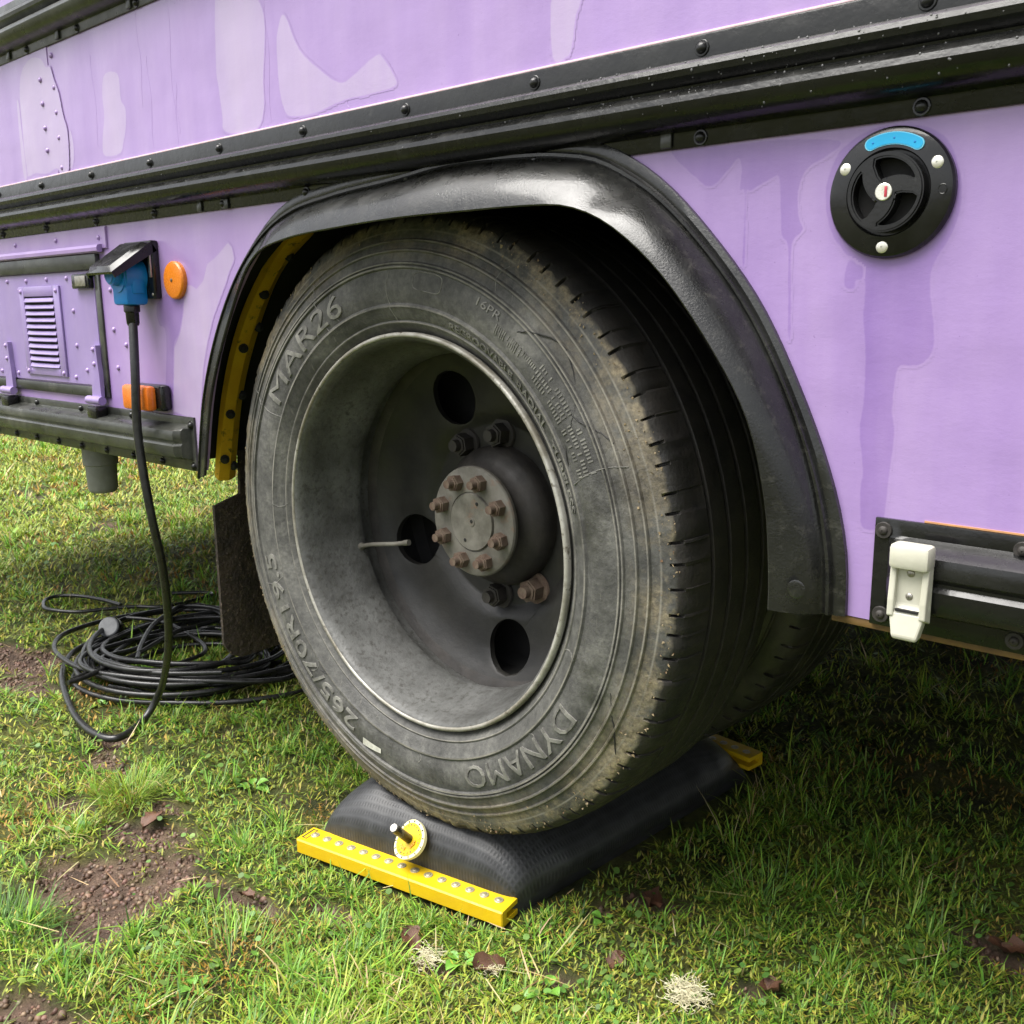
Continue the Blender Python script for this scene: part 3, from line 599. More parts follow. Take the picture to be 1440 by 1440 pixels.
for x in (-0.553, -0.546): fl += [(x-0.02*(0.56-z)+0.012*math.sin(y*9), y, z) for y, z in vv]
n = len(vv); f = [tuple(range(n))[::-1], tuple(range(n, 2*n))]+[(i, (i+1) % n, n+(i+1) % n, n+i) for i in range(n)]
mesh('mud_flap', fl, f, M['flap'], bus, smooth=False)

# unseen underside and shell, added to shut daylight out under the bus
box('floor', (-0.56, 0.63, 0.64), (0.56, DEEP-0.63, 0.70), M['dark'], bus, 0)
box('floor', (X0, 0.014, 0.64), (-0.562, DEEP, 0.70), M['dark'], bus, 0)
box('floor', (0.562, 0.014, 0.64), (X1, DEEP, 0.70), M['dark'], bus, 0)
box('roof', (X0, 0.014, 2.44), (X1, DEEP, 2.49), M['dark'], bus, 0)
box('end_wall', (X0, 0.014, 0.56), (X0+0.03, DEEP-0.02, 2.42), M['purple'], bus, 0)
box('end_wall', (X1-0.03, 0.014, 0.56), (X1, DEEP-0.02, 2.42), M['purple'], bus, 0)
box('far_side', (X0, DEEP, 0.34), (X1, DEEP+0.02, 2.5), M['purple'], bus, 0)  # unseen side, reaching lower than the near one to block light
for y in (0.72, 1.46): box('chassis_rail', (X0+0.1, y, 0.50), (X1, y+0.07, 0.638), M['dark'], bus, 0.004)
lathe('axle', [(0.0001, 0.30), (0.07, 0.30), (0.075, 0.9), (0.17, 1.0), (0.17, 1.25), (0.075, 1.35), (0.07, 1.95), (0.0001, 1.95)], M['dark'], bus, (0, 0, 0.5057), 24)
box('tank_blocker', (0.95, 0.75, 0.24), (1.9, 1.9, 0.60), M['dark'], bus, 0.02)  # unseen tank shape added to keep light off the ground
box('battery_box', (-1.9, 1.3, 0.3), (-1.2, 1.9, 0.60), M['dark'], bus, 0.02)

# drain pipe below the skirt
pipe = lathe('drain_pipe', [(0.0001, 0), (0.023, 0), (0.0265, -0.003), (0.0285, -0.009), (0.0300, -0.055), (0.0335, -0.057), (0.0335, -0.10), (0.0001, -0.10)], M['grey_pipe'], bus, (-0.990, 0.085, 0.440), 32)
pipe.rotation_euler = (math.radians(-90), 0, 0)

# locker door
box('locker_frame', (-0.7555, -0.0042, 0.648), (-0.7385, 0.0, 0.868), M['grime_sheen'], bus, 0.002)
box('locker_frame', (X0, -0.009, 0.8665), (-0.735, 0.0, 0.8925), M['grime_sheen'], bus, 0.002)
seal = box('locker_seal', (X0, -0.0062, 0.6475), (-0.7575, 0.0, 0.666), M['grime_sheen'], bus, 0.003)
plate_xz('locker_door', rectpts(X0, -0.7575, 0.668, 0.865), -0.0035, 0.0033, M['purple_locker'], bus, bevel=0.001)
plate_xz('drip_strip', rectpts(X0, -0.7005, 0.900, 0.9355), -0.0035, 0.0033, M['purple'], bus, bevel=0.001)
sweep_x('drip_rail', [(-0.0036, 0.9075), (-0.011, 0.9065), (-0.0135, 0.902), (-0.013, 0.8965), (-0.010, 0.894), (-0.0036, 0.895)], [X0, -1.2, -0.716], M['purple'], bus)
for x, z in DOOR_RIVETS: ap(bus, 'rivet', rivet_me, x, z, -0.0034 if (x < -0.7575 and z < 0.87) or z > 0.9 else -0.0002)
lat = box('latch', (-0.822, -0.014, 0.8355), (-0.757, -0.0036, 0.8605), M['black_plastic'], bus, 0.003)
box('latch_plate', (-0.803, -0.0165, 0.8395), (-0.764, -0.0142, 0.857), M['steel'], lat, 0.001)
# louvre vent
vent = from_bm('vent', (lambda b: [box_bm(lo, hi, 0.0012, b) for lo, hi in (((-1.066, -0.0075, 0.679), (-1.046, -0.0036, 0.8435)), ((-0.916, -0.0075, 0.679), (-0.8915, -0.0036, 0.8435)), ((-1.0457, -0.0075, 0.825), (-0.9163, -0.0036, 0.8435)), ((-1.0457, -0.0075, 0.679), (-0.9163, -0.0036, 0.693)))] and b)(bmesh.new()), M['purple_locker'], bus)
box('vent_recess', (-1.0455, -0.0042, 0.6932), (-0.9165, -0.0037, 0.8248), M['dark'], vent, 0)
sl = bpy.data.meshes.new('slat')
sv = []
for x in (-0.063, -0.04, 0.04, 0.063):
    e = 0.55 if abs(x) > 0.05 else 1
    sv += [(x, -0.0005, 0.0035), (x, -0.004*e, 0.0025), (x, -0.0085*e, -0.0035), (x, -0.0078*e, -0.0048), (x, -0.0005, -0.0015)]
sl.from_pydata(sv, [], grid_faces(4, 5, closed_v=True)+[tuple(range(5)), tuple(range(15, 20))[::-1]]); bm = bmesh.new(); bm.from_mesh(sl); bmesh.ops.recalc_face_normals(bm, faces=bm.faces); bm.to_mesh(sl); bm.free(); finish(sl, M['purple_locker'])
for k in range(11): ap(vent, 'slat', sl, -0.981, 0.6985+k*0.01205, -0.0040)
for x, z in ((-1.056, 0.6855), (-0.902, 0.6855), (-1.056, 0.8345), (-0.902, 0.8345)): ap(vent, 'rivet', rivet_me, x, z, -0.0074)
# strap hinges
def hinge(x):
    b = bmesh.new()
    vs = [(-0.010, 0.739), (0.010, 0.739), (0.012, 0.705), (0.014, 0.690), (0.017, 0.650), (-0.017, 0.650), (-0.014, 0.690), (-0.012, 0.705)]
    a = [b.verts.new((x+p, -0.012 if q > 0.66 else -0.013, q)) for p, q in vs]; c = [b.verts.new((x+p, -0.0064 if q < 0.67 else -0.0036, q)) for p, q in vs]
    b.faces.new(a); b.faces.new(c[::-1])
    for i in range(8): b.faces.new((a[i], a[(i+1) % 8], c[(i+1) % 8], c[i]))
    h = from_bm('hinge', b, M['purple_locker'], bus, smooth=False)
    tube('hinge_barrel', [Vector((x-0.026, -0.016, 0.644)), Vector((x+0.026, -0.016, 0.644))], 0.0075, M['purple_locker'], h, 14)
    box('hinge_bracket', (x-0.013, -0.028, 0.612), (x+0.021, -0.0045, 0.634), M['black_plastic'], h, 0.003)
    for z in (0.732, 0.707): ap(h, 'rivet', rivet_me, x, z, -0.0118)
hinge(-0.768); hinge(-1.146)

# round orange reflector
rf = lathe('reflector', [(0.0285, 0.0), (0.0285, -0.006), (0.0265, -0.0085), (0.022, -0.0095), (0.006, -0.0102), (0.0001, -0.0102)], M['orange'], bus, (-0.4865, 0.0, 0.8425), 40)
ap(rf, 'screw', dome_mesh('screw', 0.003, 0.002, M['rust'], 10), 0, 0, -0.0100)
# side marker lamp
mk = box('side_marker', (-0.630, -0.020, 0.6385), (-0.530, 0.0, 0.681), M['black_plastic'], bus, 0.007)
ln_o = box('lens', (-0.628, -0.0375, 0.6395), (-0.542, -0.0202, 0.6795), M['amber'], mk, 0.006)
for z in (0.646, 0.673): ap(mk, 'screw', dome_mesh('screw', 0.0028, 0.0015, M['steel'], 10), -0.586, z, -0.0374)

# power inlet with its hinged lid
inl = box('power_inlet', (-0.624, -0.013, 0.815), (-0.536, 0.0, 0.9045), M['black_plastic'], bus, 0.003)
def lid():
    b = bmesh.new(); a0, a1 = Vector((0, -0.012, 0.902)), Vector((0, -0.080, 0.8555)); d = (a1-a0); nrm = Vector((0, d.z, -d.y)).normalized()
    if nrm.z < 0: nrm = -nrm
    rows = []
    for t, hh in ((0, 0.0), (0.12, 0.006), (0.9, 0.006), (1.0, 0.0)):
        for x in (-0.622, -0.612, -0.546, -0.5365):
            e = hh if -0.62 < x < -0.54 else 0
            rows.append(a0+d*t+nrm*e+Vector((x, 0, 0)))
    top = [b.verts.new(p) for p in rows]; bot = [b.verts.new(p-nrm*0.004) for p in rows]
    for i, j, k, l in grid_faces(4, 4): b.faces.new((top[i], top[j], top[k], top[l])); b.faces.new((bot[l], bot[k], bot[j], bot[i]))
    ring = [0, 1, 2, 3, 7, 11, 15, 14, 13, 12, 8, 4]
    for i in range(12): p, q = ring[i], ring[(i+1) % 12]; b.faces.new((top[p], bot[p], bot[q], top[q]))
    o = from_bm('lid', b, M['black_plastic'], inl, angle=25)
    for x in (-0.622, -0.5385):          # raised sides of the lid
        vs = [a0-nrm*0.004, a1-nrm*0.004, a1-nrm*0.010, a0-nrm*0.016]
        mesh('lid_rim', [p+Vector((x+dx, 0, 0)) for dx in (0, 0.0025) for p in vs], [(0, 1, 2, 3), (7, 6, 5, 4), (0, 4, 5, 1), (1, 5, 6, 2), (2, 6, 7, 3), (3, 7, 4, 0)], M['black_plastic'], inl, smooth=False)
    for x in (-0.62, -0.54):
        box('lid_spring', (x-0.003, -0.0165, 0.848), (x+0.003, -0.0132, 0.896), M['steel'], inl, 0.001)
    for x, z in ((-0.617, 0.822), (-0.5415, 0.822)): ap(inl, 'screw', dome_mesh('screw', 0.0028, 0.0015, M['steel'], 10), x, z, -0.0129)
lid()

# water filler cap
FX, FZ = 0.6155, 0.8825
cap = lathe('filler_cap', [(0.0500, 0.0), (0.0500, -0.004), (0.0485, -0.0065), (0.0455, -0.008), (0.0335, -0.0095), (0.0325, -0.0085), (0.0322, -0.004), (0.0001, -0.004)], M['black_plastic'], bus, (FX, 0, FZ), 72, 25)
def comma(a0):
    """one of the three finger hollows: fat end leading, thin tail"""
    pts = []
    n = 14
    for k in range(n+1):
        t = k/n; a = a0+math.radians(4-96*t); pts.append((0.0262-0.0012*t, a))
    inner = []
    for k in range(n+1):
        t = k/n; a = a0+math.radians(4-96*t); r = 0.0098+0.0150*(t**2.4); r = min(r, 0.0240); inner.append((r, a))
    lst = pts+inner[::-1]
    xy = [Vector((r*math.cos(a), r*math.sin(a), 0)) for r, a in lst]
    xy = [xy[i]*0.5+(xy[i-1]+xy[(i+1) % len(xy)])*0.25 for i in range(len(xy))]
    return [(p.x, p.y) for p in xy]
ring_o = [(0.0302*math.cos(a), 0.0302*math.sin(a)) for a in np.linspace(0, 2*math.pi, 72, endpoint=False)]
kn = plate_xz('knob', ring_o, -0.0165, 0.0125, M['black_plastic'], cap, 0.0014, [comma(math.radians(a)) for a in (112, -8, 232)])
lathe('knob_floor', [(0.0296, -0.0045), (0.027, -0.0047), (0.018, -0.0042), (0.0001, -0.0042)], M['dark'], cap, None, 48)  # near-black floor puts the shade of the finger hollows into its colour
lk = lathe('lock_barrel', [(0.0066, -0.0160), (0.0066, -0.0177), (0.006, -0.0181), (0.0001, -0.0181)], M['bright_steel'], cap, None, 28)
box('key_slot', (0.001, -0.0187, -0.0040), (0.0032, -0.0182, 0.0040), worn('red_key_cover', (0.45, 0.03, 0.06), (0.38, 0.03, 0.05), (0.4, 0.5), 30), cap, 0.0003)
def arc_band(r0, r1, a0, a1, n=24):
    o = [(r1*math.cos(a), r1*math.sin(a)) for a in np.linspace(a0, a1, n)]; i = [(r0*math.cos(a), r0*math.sin(a)) for a in np.linspace(a1, a0, n)]
    rm, w = (r0+r1)/2, (r1-r0)/2
    e1 = [(rm*math.cos(a1)+w*math.cos(a1+t), rm*math.sin(a1)+w*math.sin(a1+t)) for t in np.linspace(0.3, math.pi-0.3, 7)]
    e0 = [(rm*math.cos(a0)+w*math.cos(a0+math.pi+t), rm*math.sin(a0)+w*math.sin(a0+math.pi+t)) for t in np.linspace(0.3, math.pi-0.3, 7)]
    return o+e1+i+e0
D = math.radians
plate_xz('label_edge', arc_band(0.0358, 0.0452, D(58), D(113)), -0.0098, 0.002, M['cyan_rim'], cap)
plate_xz('label', arc_band(0.0365, 0.0445, D(58.5), D(112.5)), -0.0101, 0.001, M['cyan'], cap)
for a in (62, 86, 110): ap(cap, 'label_dot', dome_mesh('label_dot', 0.0009, 0.0004, M['blue'], 10), 0.0405*math.cos(D(a)), 0.0405*math.sin(D(a)), -0.0101)
scr = dome_mesh('screw', 0.0049, 0.0010, M['bright_steel'], 18, 0.0, 0, True)
for a in (28, 150, 267): ap(cap, 'screw', scr, 0.0412*math.cos(D(a)), 0.0412*math.sin(D(a)), -0.0085)
v, f = tube_data(smooth_path([(0.0420+0.0032*math.cos(t), -0.0086, -0.0005+0.0036*math.sin(t)) for t in np.linspace(0, 2*math.pi, 14)], 2), 0.0004, 6)
mesh('moulded_ring', v, f, M['black_plastic'], cap)

# cream toggle clip on the right skirt
def strip(name, prof, x0, x1, mat, parent, taper=None):
    vv = []
    n = len(prof)
    for s in (0, 1):
        for y, z in prof:
            w = taper(z) if taper else 0
            vv.append(((x0+w) if s == 0 else (x1-w), y, z))
    return mesh(name, vv, [tuple(range(n))[::-1], tuple(range(n, 2*n))]+[(i, (i+1) % n, n+(i+1) % n, n+i) for i in range(n)], mat, parent, smooth=False)
CX0, CX1 = 0.6512, 0.6822
tp = lambda z: 0.0035*max(0, (0.556-z)/0.02)-(0.0018*math.exp(-((z-0.565)/0.012)**2))
clip = strip('toggle_clip', [(-0.034, 0.603), (-0.041, 0.601), (-0.0415, 0.562), (-0.046, 0.555), (-0.049, 0.537), (-0.047, 0.534), (-0.038, 0.536), (-0.034, 0.547)], CX0+0.002, CX1-0.002, M['white'], bus, tp)
bv = clip.modifiers.new('bevel', 'BEVEL'); bv.width = 0.0018; bv.segments = 2; bv.limit_method = 'ANGLE'
for x0, x1 in ((CX0+0.0002, CX0+0.0055), (CX1-0.0055, CX1-0.0002)):
    s = strip('clip_wall', [(-0.0345, 0.598), (-0.0445, 0.597), (-0.0475, 0.566), (-0.0475, 0.553), (-0.0345, 0.548)], x0, x1, M['white'], clip)
    bv = s.modifiers.new('bevel', 'BEVEL'); bv.width = 0.0012; bv.segments = 2
hd = box('clip_catch', (CX0, -0.051, 0.5925), (CX1+0.0005, -0.033, 0.6125), M['white'], clip, 0.0036)
for z in (0.5885, 0.5695): ap(clip, 'screw', dome_mesh('screw', 0.0032, 0.0015, M['steel'], 14, 0, 0, True), (CX0+CX1)/2, z, -0.0412)
box('clip_slot', (CX0+0.0065, -0.0465, 0.5575), (CX1-0.0065, -0.0410, 0.5592), M['dark'], clip, 0)

# ------------------------------------------------------------------ wheels
WC = Vector((0, 0, 0.5057))
TYRE = [(0.250, 0.055), (0.256, 0.044), (0.2665, 0.0345), (0.2715, 0.0285), (0.2745, 0.0265), (0.277, 0.0275), (0.284, 0.0222), (0.2905, 0.0195), (0.2932, 0.0172), (0.2955, 0.0172), (0.298, 0.0192), (0.306, 0.0165), (0.318, 0.0152), (0.330, 0.0165), (0.3385, 0.0188), (0.3400, 0.0160), (0.3425, 0.0160), (0.3436, 0.0185), (0.3448, 0.0165), (0.3466, 0.0168), (0.3480, 0.0195), (0.3585, 0.0222), (0.3600, 0.0200), (0.3618, 0.0205), (0.3632, 0.0235), (0.3705, 0.0272), (0.3720, 0.0252), (0.3738, 0.0258), (0.3752, 0.0292), (0.3800, 0.0305), (0.3865, 0.0325), (0.3935, 0.0355), (0.3975, 0.0378), (0.4005, 0.0400), (0.4030, 0.0425), (0.4060, 0.0465), (0.4090, 0.0550), (0.4105, 0.0680), (0.4112, 0.0820)]
SHO = range(30, 39)
for yg in (0.086, 0.122, 0.158, 0.194):
    rr = 0.4118
    TYRE += [(rr, yg), (rr-0.0005, yg+0.0005), (rr-0.011, yg+0.002), (rr-0.011, yg+0.0065), (rr-0.0005, yg+0.008), (rr, yg+0.0085), (rr+0.0004, yg+0.020)]
TYRE += [(0.4105, 0.222), (0.4060, 0.236), (0.395, 0.246), (0.370, 0.256), (0.330, 0.262), (0.290, 0.255), (0.262, 0.235)]
NP = 96
angs, deep_at = [], set()
for k in range(NP):
    for q, dd in ((-0.075, 0), (-0.045, 1), (0.045, 1), (0.075, 0), (0.35, 0), (0.65, 0)):
        if dd: deep_at.add(len(angs))
        angs.append((k+q+0.10*math.sin(k*2.7))*2*math.pi/NP)
rs = random.Random(11); lug = [rs.uniform(-0.0012, 0.0008) for _ in angs]
def tread(i, j, r, y):
    if j in (32, 33, 34) and i in deep_at and lug[i] > -0.0009:
        return r-0.0035-2*abs(lug[i]), y+0.0045
    if j in SHO and j > 31: return r+lug[i], y-lug[i]*0.6
    return r, y
wheel = empty('wheel', (0, 0, 0), None, None); wheel.parent = bus; wheel.location = WC
del_keys = [k for k in wheel.keys()]
v, f = lathe_data(TYRE, angs, tread)
tyre = mesh('tyre', v, f, M['tyre'], wheel, angle=30)
def ysurf(r):
    T = TYRE[:39]
    for (r0, y0), (r1, y1) in zip(T, T[1:]):
        if r0 <= r <= r1: return y0+(y1-y0)*(r-r0)/max(r1-r0, 1e-9)
    return T[-1][1]
def arc_text(body, size, r_mid, a_start, a_end, mat, name='tyre_lettering', ext=0.0008, weight=0.0):
    """raised lettering set round the sidewall, clockwise from a_start to a_end (degrees)"""
    cu = bpy.data.curves.new('txt', 'FONT'); cu.body = body; cu.size = size; cu.extrude = ext; cu.offset = weight; cu.resolution_u = 3
    o = bpy.data.objects.new('txt', cu); COL.objects.link(o); bpy.context.view_layer.update()
    me = bpy.data.meshes.new_from_object(o.evaluated_get(bpy.context.evaluated_depsgraph_get())); bpy.data.objects.remove(o); bpy.data.curves.remove(cu)
    xs_ = [q.co.x for q in me.vertices]; ys_ = [q.co.y for q in me.vertices]; x0, x1, y0, y1 = min(xs_), max(xs_), min(ys_), max(ys_)
    bm = bmesh.new(); bm.from_mesh(me); bpy.data.meshes.remove(me)
    for t in np.linspace(y0, y1, 10)[1:-1]: bmesh.ops.bisect_plane(bm, geom=list(bm.verts)+list(bm.edges)+list(bm.faces), plane_co=(0, t, 0), plane_no=(0, 1, 0))
    for t in np.arange(x0, x1, size*0.2)[1:]: bmesh.ops.bisect_plane(bm, geom=list(bm.verts)+list(bm.edges)+list(bm.faces), plane_co=(t, 0, 0), plane_no=(1, 0, 0))
    for q in bm.verts:
        a = math.radians(a_start+(a_end-a_start)*(q.co.x-x0)/(x1-x0)); r = r_mid+(q.co.y-(y0+y1)/2)
        q.co = Vector((r*math.cos(a), ysurf(r)-q.co.z-0.0002, r*math.sin(a)))
    return from_bm(name, bm, mat, wheel, angle=30)
arc_text('MAR26', 0.042, 0.318, 149, 110, M['letter'], ext=0.0014)
arc_text('265/70R19.5', 0.036, 0.317, -112, -167, M['letter'], ext=0.0014, weight=0.0003)
arc_text('DYNAMO', 0.042, 0.318, -31, -71, M['letter'], ext=0.0014)
arc_text('REGROOVABLE', 0.0130, 0.284, 72, 49, M['letter'], ext=0.0013, weight=0.00025)
arc_text('RADIAL', 0.016, 0.284, 47, 34, M['letter'], ext=0.0014, weight=0.0003)
arc_text('TUBELESS', 0.0130, 0.284, 31, 14, M['letter'], ext=0.0013, weight=0.00025)
arc_text('16PR', 0.0135, 0.330, 65, 58, M['letter'], ext=0.0008)
def on_tyre(pts_ra, rad, mat, name, lift=0.0):
    P = [Vector((r*math.cos(D(a)), ysurf(r)-lift, r*math.sin(D(a)))) for r, a in pts_ra]
    return tube(name, P, rad, mat, wheel, 6)
bx_r, bx_a = 0.326, 80.0
rr_pts = []
for t in np.linspace(0, 2*math.pi, 41):
    c_, s_ = math.cos(t), math.sin(t); q = 0.5
    rr_pts.append((bx_r+0.011*np.sign(s_)*abs(s_)**q, bx_a-4.4*np.sign(c_)*abs(c_)**q))
on_tyre(rr_pts, 0.0007, M['letter'], 'label_frame')
for a, r0, r1 in ((62, 0.350, 0.380), (20, 0.297, 0.368), (118, 0.297, 0.366), (113, 0.299, 0.337), (152, 0.298, 0.372), (-160, 0.300, 0.345), (-133, 0.296, 0.32), (-88, 0.296, 0.310), (-45, 0.297, 0.308), (-20, 0.276, 0.296), (92, 0.276, 0.337), (178, 0.272, 0.296)):
    on_tyre([(r0+(r1-r0)*t, a+1.2*math.sin(t*3)) for t in np.linspace(0, 1, 12)], 0.0006, M['letter'], 'mould_line')
rs = random.Random(3)
for a0, a1, r0, r1, nrow in ((53, 45, 0.305, 0.334, 1), (44, 33, 0.306, 0.332, 3), (31, 21, 0.306, 0.334, 3), (58, 50, 0.310, 0.322, 2)):   # rows of tiny worn relief
    vv, ff = [], []
    for k in range(nrow):
        r = r0+(r1-r0)*(k+0.5)/nrow
        for s in np.linspace(a0, a1, 15):
            if rs.random() < 0.25: continue
            b0, b1 = s-0.16, s+0.16; h = 0.0022+rs.random()*0.0012; bse = len(vv)
            for lift in (0.0, 0.0008):
                for rad_, an in ((r-h, b0), (r+h, b0), (r+h, b1), (r-h, b1)): vv.append((rad_*math.cos(D(an)), ysurf(rad_)-lift, rad_*math.sin(D(an))))
            ff += [(bse+4, bse+5, bse+6, bse+7)]+[(bse+i, bse+(i+1) % 4, bse+4+(i+1) % 4, bse+4+i) for i in range(4)]
    o = mesh('worn_relief', vv, ff, M['letter'], wheel, smooth=False); o['kind'] = 'stuff'
for pth in ([(0.331, 53), (0.345, 50), (0.362, 44), (0.352, 38), (0.338, 34), (0.322, 31), (0.304, 28), (0.297, 24)], [(0.322, 36), (0.330, 32), (0.341, 29.5), (0.352, 27), (0.362, 24.5)], [(0.352, -21), (0.364, -25.5), (0.374, -28), (0.386, -32)], [(0.297, -128), (0.305, -131)], [(0.300, -122), (0.318, -124)]):
    P = smooth_path([Vector((r*math.cos(D(a)), ysurf(r)+0.0004, r*math.sin(D(a)))) for r, a in pth], 5)
    P = [p+Vector((rs.uniform(-1, 1)*0.0008, 0, rs.uniform(-1, 1)*0.0008)) for p in P]
    tube('crack', P, 0.0008, M['groove'], wheel, 6)
v = []
for i, a in enumerate(np.linspace(-108.5, -101.5, 8)):
    for r in (0.3235-0.0006*i, 0.337-0.0014*i): v.append((r*math.cos(D(a)), ysurf(r)-0.0009, r*math.sin(D(a))))
mesh('sticker', v, grid_faces(8, 2), M['sticker'], wheel)

rs = random.Random(17); vv, ff = [], []
for k in range(420):                                         # crumbs of dried mud and grass round the shoulder
    a = rs.uniform(-175, 75) if rs.random() < 0.8 else rs.uniform(0, 360); r = 0.402-abs(rs.gauss(0, 0.014)); s = rs.uniform(0.0006, 0.0024)
    if r < 0.35: continue
    c = Vector((r*math.cos(D(a)), ysurf(r)-0.0002, r*math.sin(D(a)))); b0 = len(vv)
    for q in range(6): vv.append(c+Vector((rs.uniform(-1, 1), -abs(rs.uniform(0, 0.7)), rs.uniform(-1, 1)))*s)
    ff += [(b0, b0+1, b0+2), (b0, b0+2, b0+3), (b0, b0+3, b0+4), (b0+1, b0+4, b0+5), (b0+2, b0+3, b0+5), (b0, b0+1, b0+5)]
o = mesh('mud_crumbs', vv, ff, worn('dried_mud', (0.22, 0.165, 0.09), (0.34, 0.27, 0.17), (0.8, 0.95), 60, dirt=(0.13, 0.075, 0.04), dscale=30, dlo=0.55, dhi=0.6), wheel, smooth=False); o['kind'] = 'stuff'

# steel rim, dished disc with hand holes
lathe('rim', [(0.2590, 0.046), (0.2615, 0.036), (0.2612, 0.0300), (0.2590, 0.0280), (0.2555, 0.0292), (0.2515, 0.0345), (0.2490, 0.0430), (0.2475, 0.0560), (0.2455, 0.0800), (0.2405, 0.0960), (0.2362, 0.1090), (0.2335, 0.1230), (0.2325, 0.1310), (0.2335, 0.1340), (0.2455, 0.1360), (0.2475, 0.1520), (0.2470, 0.1720), (0.2480, 0.2350)], M['rim'], wheel, None, 160, 40)
lathe('rim_lip', [(0.2622, 0.0345), (0.2622, 0.0292), (0.2605, 0.0272), (0.2580, 0.0268), (0.2562, 0.0283), (0.2562, 0.0300), (0.2605, 0.0345)], M['rim_edge'], wheel, None, 160, 60)
def ydisc(r):
    T = [(0.090, 0.2050), (0.100, 0.2040), (0.132, 0.2020), (0.142, 0.1965), (0.150, 0.1920), (0.175, 0.1880), (0.200, 0.1840), (0.218, 0.1775), (0.230, 0.1700), (0.2470, 0.1600)]
    for (r0, y0), (r1, y1) in zip(T, T[1:]):
        if r <= r1: return y0+(y1-y0)*(max(r, r0)-r0)/(r1-r0)
    return T[-1][1]
HOLES = [(115, 0.181), (199.5, 0.176), (-82, 0.190), (18, 0.181)]; HR = 0.0395
bounds = [66.5, 157, 239, 328]
v, f = [], []
RI, RO, NB = 0.134, 0.2345, 16
order = sorted(((a if a > 66.5 else a+360), r) for a, r in HOLES)
for k, (ha, hr) in enumerate(order):
    a0, a1 = [66.5, 157, 239, 328][k], [157, 239, 328, 426.5][k]
    per = [(RI, a0+(a1-a0)*t/NB) for t in range(NB)]+[(RI+(RO-RI)*t/8, a1) for t in range(8)]+[(RO, a1-(a1-a0)*t/NB) for t in range(NB)]+[(RO-(RO-RI)*t/8, a0) for t in range(8)]
    pxy = [Vector((r*math.cos(D(a)), r*math.sin(D(a)))) for r, a in per]; hc = Vector((hr*math.cos(D(ha)), hr*math.sin(D(ha))))
    base = len(v); n = len(pxy); rings = 6
    for q in range(rings+2):
        for p in pxy:
            d = (p-hc); edge = hc+d.normalized()*HR
            w = p.lerp(edge, min(q/rings, 1.0)); y = ydisc(w.length)
            if q > rings: y += 0.010
            if q == rings: y += 0.0008
            v.append((w.x, y, w.y))
    for q in range(rings+1):
        for i in range(n): f.append((base+q*n+i, base+q*n+(i+1) % n, base+(q+1)*n+(i+1) % n, base+(q+1)*n+i))
bm = bmesh.new()
me_ = bpy.data.meshes.new('t'); me_.from_pydata(v, [], f); bm.from_mesh(me_); bpy.data.meshes.remove(me_)
bmesh.ops.remove_doubles(bm, verts=bm.verts, dist=1e-5)
from_bm('disc', bm, M['disc'], wheel, angle=45)
lathe('disc_rim', [(r, ydisc(r)) for r in (0.2470, 0.243, 0.238, 0.2340)], M['hubdark'], wheel, None, 120, 60)
lathe('disc_centre', [(r, ydisc(r)) for r in (0.1345, 0.132, 0.129, 0.12, 0.10, 0.088)], M['disc'], wheel, None, 120, 60)
# wheel nuts on the disc, hub barrel and its flange of nuts
def nut_mesh(name, af, h, washer, stud, sr, mat):
    bm = bmesh.new()
    if washer: bmesh.ops.create_cone(bm, cap_ends=True, segments=20, radius1=washer, radius2=washer*0.94, depth=0.003, matrix=Matrix.Translation((0, 0, 0.0015)))
    b = bmesh.new(); bmesh.ops.create_cone(b, cap_ends=True, segments=6, radius1=af, radius2=af, depth=h, matrix=Matrix.Translation((0, 0, h/2+(0.003 if washer else 0))))
    top = [q for q in b.edges if all(w.co.z > h*0.8 for w in q.verts)]
    bmesh.ops.bevel(b, geom=top, offset=af*0.14, segments=2, affect='EDGES')
    t = bpy.data.meshes.new('t'); b.to_mesh(t); bm.from_mesh(t); bpy.data.meshes.remove(t); b.free()
    if stud: 
        b = bmesh.new(); bmesh.ops.create_cone(b, cap_ends=True, segments=14, radius1=sr, radius2=sr*0.92, depth=stud, matrix=Matrix.Translation((0, 0, h+stud/2)))
        t = bpy.data.meshes.new('t'); b.to_mesh(t); bm.from_mesh(t); bpy.data.meshes.remove(t); b.free()
    bm.transform(Matrix.Rotation(math.radians(90), 4, 'X'))          # +z -> -y
    bmesh.ops.recalc_face_normals(bm, faces=bm.faces)
    me = bpy.data.meshes.new(name); bm.to_mesh(me); bm.free(); return finish(me, mat, True, 30)
def nutset(name, me, n, r, y, a0, seed, only=None, mats=None):
    q = random.Random(seed)
    for k in range(n):
        if only and k not in only: continue
        a = a0+360/n*k; o = link(name, me, wheel, (r*math.cos(D(a)), y, r*math.sin(D(a)))); o.rotation_euler = (0, q.uniform(0, 1.05), 0)
wn = nut_mesh('wheel_nut', 0.0165, 0.020, 0.0235, 0.012, 0.009, M['hubdark'])
wn2 = nut_mesh('wheel_nut', 0.0165, 0.020, 0.0235, 0.012, 0.009, M['rust'])
nutset('wheel_nut', wn, 10, 0.117, 0.2020, 88, 1, only=(0, 1, 5))
nutset('wheel_nut', wn2, 10, 0.117, 0.2020, 88, 1, only=(6, ))
lathe('hub', [(0.0690, 0.160), (0.0690, 0.156), (0.0745, 0.1525), (0.0775, 0.1500), (0.0780, 0.1450), (0.0765, 0.1425), (0.0745, 0.1415), (0.0425, 0.1408), (0.0420, 0.1425), (0.0405, 0.1425), (0.0400, 0.1395), (0.0395, 0.1385), (0.0065, 0.1395), (0.0060, 0.1385), (0.0001, 0.1385)], M['hub'], wheel, None, 96, 30)
